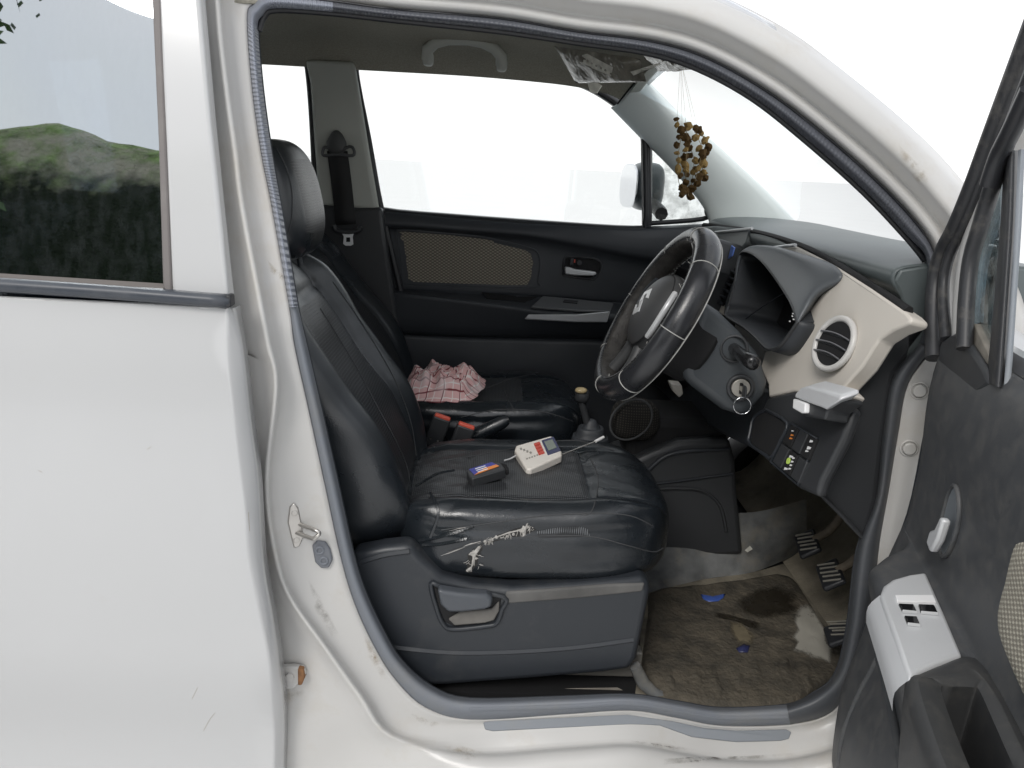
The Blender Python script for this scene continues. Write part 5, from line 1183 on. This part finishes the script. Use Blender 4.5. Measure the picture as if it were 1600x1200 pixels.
loft('pull_cup', [[at(*[(a*.5+b*.5) for a, b in zip(arm_o[k], cpo[min(k, 9)])], cz+.004) for k in range(11)], [at(*cpo[min(k, 9)], cz+.003) for k in range(11)], [at(*cpi[min(k, 9)], cz-.002) for k in range(11)], [at(*cpi[min(k, 9)], cz-.002)+Vector((0, 0, -.12))+Vector((.0, .006, 0)) for k in range(11)]], bpy.data.materials['armrest_black'], ddoor, 4, True, 1, angle=50)
prism('cup_floor', [at(*p, cz-.002)+Vector((0, .004, -.116)) for p in cpi], (0, 0, -.003), SHADE_BLACK, ddoor, 0)
# inner release handle in its oval cup
hc = (.235, .935)
def ddo(s, z, l=0.): return DO(s, doff(s, z)+l, z)
ov = [(hc[0]+.030*cos(t)-.000, hc[1]+.052*sin(t)) for t in [2*pi*k/28 for k in range(28)]]
prism('handle_cup', [ddo(s, z, .002) for s, z in ov], -Dn*.006, M('cup_grey', (.17, .185, .20), .35), ddoor, .002)
tube('cup_edge', [ddo(s, z, .002) for s, z in ov], .0035, bpy.data.materials['door_trim_black'], ddoor, 6, True)
prism('release_handle', [ddo(s, z, .022) for s, z in [(hc[0]-.012, hc[1]-.042), (hc[0]+.010, hc[1]-.046), (hc[0]+.024, hc[1]-.02), (hc[0]+.028, hc[1]+.012), (hc[0]+.016, hc[1]+.012), (hc[0]+.006, hc[1]-.012), (hc[0]-.010, hc[1]-.022)]], -Dn*.012, SILVER, ddoor, .004, 3)
# woven insert
ins = [(.425, .93), (.43, .985), (.445, 1.01), (.50, 1.025), (.7, 1.03), (.86, 1.02), (.88, .99), (.87, .88), (.7, .872), (.56, .872), (.47, .885), (.435, .90)]
isp = [(q.x, q.y) for q in spline([Vector((a, b, 0)) for a, b in ins], 3, True)]
v = []; f = []; k_ = len(isp); cS, cZ = .62, .95
for r in range(9):
    for (s, z) in isp:
        t = r/8; v.append(ddo(cS+(s-cS)*t, cZ+(z-cZ)*t, .005 if r < 8 else -.001))
for r in range(8):
    for i in range(k_): j = (i+1) % k_; f.append((r*k_+i, r*k_+j, (r+1)*k_+j, (r+1)*k_+i))
obj('fabric_insert', v, f, FELT2, ddoor)
# map pocket lip low on the door
tube('pocket_lip', [ddo(s, z, .004) for s, z in [(.03, .665), (.08, .67), (.16, .665), (.3, .64), (.5, .60), (.9, .58)]], .007, bpy.data.materials['door_trim_black'], ddoor, 8, False, 4)
tube('trim_fold', [ddo(s, z, .0) for s, z in [(.10, .34), (.11, .45), (.13, .56), (.15, .66), (.155, .74)]], .006, bpy.data.materials['door_trim_black'], ddoor, 8, False, 4)
tube('trim_border', [ddo(s, z, .003) for s, z in [(.024, .34), (.024, .45), (.024, .6), (.024, .72), (.024, .85), (.024, 1.0), (.024, 1.14)]], .006, GREYP, ddoor, 8, False, 4)

# ================================================================== loose things
# multi thermometer lying on the driver's cushion
h = DC(842, 712); n = Vector((-.06, -.10, 1)).normalized(); o = h[0]+n*.024
def TP(x, y, l=0.): return PP(x, y, o+n*l, n)
th = empty('thermometer', tuple(h[0]), 'white handheld probe thermometer with small display on the driver seat', 'thermometer')
up(prism('case', [TP(x, y) for x, y in [(806, 696), (859, 681), (866, 682), (878, 706), (878, 711), (829, 733), (822, 732), (804, 703)]], -n*.02, WHITEPL, th, .004, 3))
up(prism('display_bezel', [TP(x, y, .001) for x, y in [(846, 688), (865, 682), (876, 704), (856, 711)]], -n*.002, NAVY, th, .0005))
up(prism('display', [TP(x, y, .002) for x, y in [(850, 690), (863, 686), (870, 699), (857, 704)]], -n*.002, LCD, th, .0003))
for k in range(4): up(prism('button', [TP(x+k*2.1, y+k*4.6, .003) for x, y in [(834, 692.5), (843, 689.5), (844.8, 693), (835.8, 696)]], -n*.003, RED, th, .0005))
for k in range(4): up(prism('print_mark', [TP(x, y, .0006) for x, y in [(812+k*5, 700+k*2), (815+k*5, 699+k*2), (816+k*5, 702+k*2), (813+k*5, 703+k*2)]], -n*.0006, DULL, th, 0))
for k in range(5): up(prism('print_mark', [TP(x, y, .0006) for x, y in [(822+k*4, 716-k*1.4), (824.5+k*4, 715-k*1.4), (825+k*4, 717-k*1.4), (822.5+k*4, 718-k*1.4)]], -n*.0006, DULL, th, 0))
pa, pb, pc = TP(879, 710, -.008), PP(930, 690, o-n*.006, n), PP(943, 683, o-n*.004, n)
up(tube('probe', [pa, pb], .0018, STEEL, th, 8)); up(tube('probe_tip', [pb, pc], .0038, WHITE, th, 8))
hh = DC(788, 722); up(tube('cable', [TP(806, 712, -.01), TP(797, 717, -.012), hh[0]+Vector((0, 0, .004))], .0022, SILVER, th, 6, False, 4))
# black plug-in box with a coloured sticker
h = DC(760, 745); n2 = Vector((-.1, -.12, 1)).normalized(); o2 = h[0]+n2*.026
def XP(x, y, l=0.): return PP(x, y, o2+n2*l, n2)
bx = empty('plug_in_box', tuple(h[0]), 'small black plug-in box with a blue and orange sticker on the driver seat', 'box')
up(prism('case', [XP(x, y) for x, y in [(728, 735), (774, 720), (782, 722), (790, 733), (738, 748), (733, 745)]], -n2*.022, BLACK, bx, .003, 3))
up(prism('sticker', [XP(x, y, .0008) for x, y in [(733, 733), (768, 722), (779, 727), (741, 742)]], -n2*.0008, BLUELAB, bx, 0))
up(prism('sticker_band', [XP(x, y, .0014) for x, y in [(741, 742), (758, 731), (775, 725.5), (780, 728)]], -n2*.0008, ORANGE, bx, 0))
for k in range(3): up(prism('print_line', [XP(x, y, .0016) for x, y in [(742+k*2, 732+k*2.4), (758+k*2, 727+k*2.4), (758.5+k*2, 728+k*2.4), (742.5+k*2, 733+k*2.4)]], -n2*.0006, WHITE, bx, 0))
up(prism('plug', [XP(x, y, -.002) for x, y in [(780, 722), (792, 725), (795, 733), (790, 734)]], -n2*.014, SHADE_BLACK, bx, .002))
# crumpled checked cloth on the passenger seat
def cloth():
    nx, ny = 84, 64; v = []; f = []; uv = []
    c = Vector((-.125, .975, .745)); 
    for i in range(nx+1):
        for j in range(ny+1):
            a, b = -1+2*i/nx, -1+2*j/ny
            r = (abs(a)**3.2+abs(b)**3.2)**(1/3.2); m = max(abs(a), abs(b)) or 1; k = m/max(r, 1e-6) if r > 0 else 1
            a2, b2 = a*k, b*k
            x = c.x+.115*a2+.016*noise.noise(Vector((b2*2.2, a2, 3)))+.02*b2; y = c.y+.145*b2+.016*noise.noise(Vector((a2*2.2, b2, 6)))
            e = sstep(1.02, .55, m)
            rid = 1-abs(noise.noise(Vector((x*14+2, y*9, 1)))*2.2); rid2 = 1-abs(noise.noise(Vector((x*24, y*34+x*10, 5)))*2.0)
            z = c.z+.006+e*(.026+.022*max(0, rid)+.020*max(0, rid2))+.016*noise.noise(Vector((x*18, y*18, 9)))*e
            v.append((x+.010*noise.noise(Vector((x*30, y*30, 2))), y+.010*noise.noise(Vector((x*30, y*30, 8))), z)); uv.append((i/nx*1.1+.05*noise.noise(Vector((x*9, y*9, 4))), j/ny*1.1+.05*noise.noise(Vector((x*9, y*9, 14)))))
    for i in range(nx):
        for j in range(ny): q = i*(ny+1)+j; f.append((q, q+ny+1, q+ny+2, q+1))
    m, N, L, b_ = nodes('checked_cotton'); b_.inputs['Roughness'].default_value = .95; b_.inputs['Specular IOR Level'].default_value = .15
    tc = N.new('ShaderNodeTexCoord'); sp = N.new('ShaderNodeSeparateXYZ'); L.new(tc.outputs['UV'], sp.inputs[0])
    def lines(out, n_, ph, lo, hi):
        k = N.new('ShaderNodeMath'); k.operation = 'MULTIPLY_ADD'; k.inputs[1].default_value = n_*2*pi; k.inputs[2].default_value = ph; L.new(out, k.inputs[0])
        s = N.new('ShaderNodeMath'); s.operation = 'SINE'; L.new(k.outputs[0], s.inputs[0])
        r = N.new('ShaderNodeMapRange'); r.inputs[1].default_value = lo; r.inputs[2].default_value = hi; L.new(s.outputs[0], r.inputs[0]); return r.outputs[0]
    cur = N.new('ShaderNodeRGB'); cur.outputs[0].default_value = (.74, .47, .46, 1); cur = cur.outputs[0]
    for out, n_, ph, lo, hi, c_ in ((sp.outputs[0], 9, 0, .93, .98, (.85, .78, .76, 1)), (sp.outputs[1], 9, 0, .93, .98, (.85, .78, .76, 1)), (sp.outputs[1], 9, 2.6, .90, .97, (.22, .05, .06, 1)), (sp.outputs[0], 4.5, 1.2, .97, .995, (.22, .05, .06, 1))):
        mx = N.new('ShaderNodeMixRGB'); mx.inputs[2].default_value = c_; L.new(lines(out, n_, ph, lo, hi), mx.inputs[0]); L.new(cur, mx.inputs[1]); cur = mx.outputs[0]
    nz = N.new('ShaderNodeTexNoise'); nz.inputs['Scale'].default_value = 9; L.new(tc.outputs['Object'], nz.inputs['Vector'])
    rr = N.new('ShaderNodeMapRange'); rr.inputs[1].default_value = .58; rr.inputs[2].default_value = .68; L.new(nz.outputs[0], rr.inputs[0])
    mx = N.new('ShaderNodeMixRGB'); mx.inputs[2].default_value = (.78, .72, .72, 1); L.new(rr.outputs[0], mx.inputs[0]); L.new(cur, mx.inputs[1])
    mm = N.new('ShaderNodeMath'); mm.operation = 'MULTIPLY'; mm.inputs[1].default_value = .5; L.new(rr.outputs[0], mm.inputs[0]); L.new(mm.outputs[0], mx.inputs[0])
    L.new(mx.outputs[0], b_.inputs['Base Color'])
    o = obj('checked_cloth', v, f, m, None, True, 180, uv); solid(o, .002)
    tag(o, 'crumpled pink and white checked cloth on the passenger seat', 'cloth')
cloth()
# dried flower garland on threads from the windscreen header
ga = empty('dried_garland', (.42, .75, 1.31), 'bunch of dried brown flowers hanging on threads behind the windscreen', 'garland')
GY = .75
budv, budf = None, None
def bud_mesh(seed):
    rnd = random.Random(seed); me = bpy.data.meshes.new('bud'); bm = bmesh.new(); bmesh.ops.create_icosphere(bm, subdivisions=2, radius=1)
    for q in bm.verts: q.co *= 1+.45*noise.noise(q.co*2.6+Vector((seed*3, 0, 0)))+.2*rnd.uniform(-1, 1)
    bm.to_mesh(me); bm.free(); me.materials.append(DRIED if seed % 3 else STRAW_B); return me
STRAW_B = M('dried_flower_pale', (.34, .23, .09), .95, spec=.1, var=(60, .4))
BM_ = [bud_mesh(k) for k in range(6)]
strands = [[(1058, 185), (1063, 215), (1060, 240), (1058, 265), (1062, 290), (1070, 306)], [(1072, 200), (1074, 225), (1072, 255), (1072, 285), (1076, 306)], [(1084, 200), (1090, 215), (1096, 230), (1094, 252), (1088, 275), (1084, 298)], [(1090, 200), (1100, 216), (1106, 228), (1102, 245), (1098, 258), (1097, 280)], [(1066, 205), (1082, 240), (1084, 262), (1080, 290)]]
rnd = random.Random(4)
for k, sd_ in enumerate(strands):
    Y = GY+.02*(k-2); pts = [PY(x, y, Y) for x, y in sd_]
    up(tube('thread', [Vector((.415, .75, 1.632))]+pts[:1], .0003, STRAW, ga, 4)); up(tube('thread', pts, .0009, STRAW, ga, 4, False, 4))
    for (x, y) in lerp_path(sd_, 8.5):
        if y < 196 and k > 0: continue
        o_ = bpy.data.objects.new('bud', BM_[rnd.randrange(6)]); COL.objects.link(o_); o_.parent = ga
        p = PY(x+rnd.uniform(-4, 4), y+rnd.uniform(-3, 3), Y+rnd.uniform(-.012, .012)); o_.location = p-Vector(ga.location)
        sc_ = rnd.uniform(.006, .0108); o_.scale = (sc_, sc_*rnd.uniform(.7, 1.1), sc_*rnd.uniform(.7, 1.1)); o_.rotation_euler = (rnd.uniform(0, 6), rnd.uniform(0, 6), 0)
# blue card stuck on the dash
bc = prism('blue_card', [DP(x, y, .03) for x, y in [(1133, 400), (1136, 387), (1142, 383), (1147, 387), (1143, 400), (1132, 408)]], (.004, 0, 0), M('card_blue', (.14, .25, .70), .35), None, .0008)
tag(bc, 'small blue plastic card tucked beside the dash vent', 'card')

# ================================================================== the rest of the car body, outside the picture
wing = loft('front_wing', [[(x, y, z) for x, y, z in ((.78, .075, .33), (.78, .02, .6), (.78, .0, .9), (.78, .03, 1.16), (.82, .13, 1.215))], [(x, y, z) for x, y, z in ((1.0, .07, .62), (1.0, .01, .72), (1.0, .0, .9), (1.0, .03, 1.06), (1.0, .15, 1.13))], [(x, y, z) for x, y, z in ((1.25, .07, .68), (1.25, .01, .76), (1.25, .0, .88), (1.25, .04, .98), (1.25, .17, 1.04))], [(x, y, z) for x, y, z in ((1.48, .09, .45), (1.48, .05, .6), (1.48, .05, .75), (1.46, .08, .88), (1.44, .2, .95))]], PAINT, car, 3, False, 4, angle=180); solid(wing, .003)
wing2 = loft('front_wing', [[Vector((p[0], 1.496-p[1], p[2])) for p in c] for c in ([(.78, .075, .33), (.78, .02, .6), (.78, .0, .9), (.78, .03, 1.16), (.82, .13, 1.215)], [(1.0, .07, .62), (1.0, .01, .72), (1.0, .0, .9), (1.0, .03, 1.06), (1.0, .15, 1.13)], [(1.25, .07, .68), (1.25, .01, .76), (1.25, .0, .88), (1.25, .04, .98), (1.25, .17, 1.04)], [(1.48, .09, .45), (1.48, .05, .6), (1.48, .05, .75), (1.46, .08, .88), (1.44, .2, .95)])], PAINT, car, 3, False, 4, angle=180); solid(wing2, .003)
bon = loft('bonnet', [[(.90, .14, 1.2), (1.02, .45, 1.205), (1.05, .748, 1.21), (1.02, 1.046, 1.205), (.90, 1.356, 1.2)], [(1.1, .15, 1.10), (1.15, .45, 1.14), (1.17, .748, 1.15), (1.15, 1.046, 1.14), (1.1, 1.346, 1.10)], [(1.3, .18, 1.02), (1.33, .45, 1.05), (1.34, .748, 1.06), (1.33, 1.046, 1.05), (1.3, 1.316, 1.02)], [(1.46, .24, .93), (1.50, .45, .95), (1.51, .748, .955), (1.50, 1.046, .95), (1.46, 1.256, .93)]], PAINT, car, 3, False, 4, angle=180); solid(bon, .003)
superbox('front_bumper', (1.42, .748, .58), (.16, .70, .30), PAINT, car, 6, 16)
for y in (.2, 1.296): superbox('headlight', (1.50, y, .83), (.07, .12, .08), LAMPCL, car, 4, 10)
quarter = loft('rear_quarter', [[(-1.28, skin_y(z)+.004, z) for z in (.33, .6, .8, 1.0, 1.16)], [(-1.45, y, z) for y, z in ((.03, .5), (-.012, .66), (-.02, .8), (.0, 1.0), (.02, 1.16))], [(-1.65, y, z) for y, z in ((.04, .45), (.01, .6), (.0, .8), (.02, 1.0), (.04, 1.16))], [(-1.82, y, z) for y, z in ((.12, .4), (.10, .6), (.10, .8), (.12, 1.0), (.14, 1.16))]], PAINT, car, 3, False, 4, angle=180); solid(quarter, .003)
loft('rear_pillar', [[(-1.02, .036, 1.13), (-1.02, .10, 1.4), (-1.02, .19, 1.70)], [(-1.45, .03, 1.16), (-1.45, .09, 1.4), (-1.45, .17, 1.69)], [(-1.82, .14, 1.16), (-1.76, .2, 1.4), (-1.70, .26, 1.6)]], PAINT, car, 3, False, 3, angle=180)
prism('tailgate', [(-1.82, .14, .38), (-1.82, 1.356, .38), (-1.84, 1.356, 1.14), (-1.84, .14, 1.14)], (.04, 0, 0), PAINT, car, .02, 3)
prism('rear_screen', [(-1.83, .18, 1.14), (-1.83, 1.316, 1.14), (-1.72, 1.25, 1.62), (-1.72, .25, 1.62)], (.01, 0, 0), GLASS, car, 0)
for y in (.10, 1.396): rbox('tail_lamp', (-1.82, y, 1.02), (.06, .10, .34), LAMPRED, car, None, .02)
rbox('far_side_skin', (-.25, 1.472, .75), (2.2, .02, .84), PAINT, car, None, .008)
for x in (1.12, -1.28):
    for y in (.075, 1.42):
        w_ = empty('wheel', (0, 0, 0)); attach(w_, car); w_.matrix_parent_inverse = car.matrix_basis.inverted()
        seg = 40; v = []; f = []
        for i in range(seg):
            an = 2*pi*i/seg
            for (r, q) in ((.17, -.075), (.24, -.085), (.275, -.07), (.285, 0), (.275, .07), (.24, .085), (.17, .075)): v.append((x+r*cos(an), y+q, .285+r*sin(an)))
        for i in range(seg):
            for j in range(6): f.append((i*7+j, ((i+1) % seg)*7+j, ((i+1) % seg)*7+j+1, i*7+j+1))
        obj('tyre', v, f, TYRE, w_)
        sg = -1 if y < .7 else 1
        disc('rim', (x, y+sg*.055, .285), (0, sg, 0), .172, .10, DULL, w_, 32, bv=.01)
        disc('hub_cap', (x, y+sg*.065, .285), (0, sg, 0), .05, .03, SILVER, w_, 20, bv=.006)
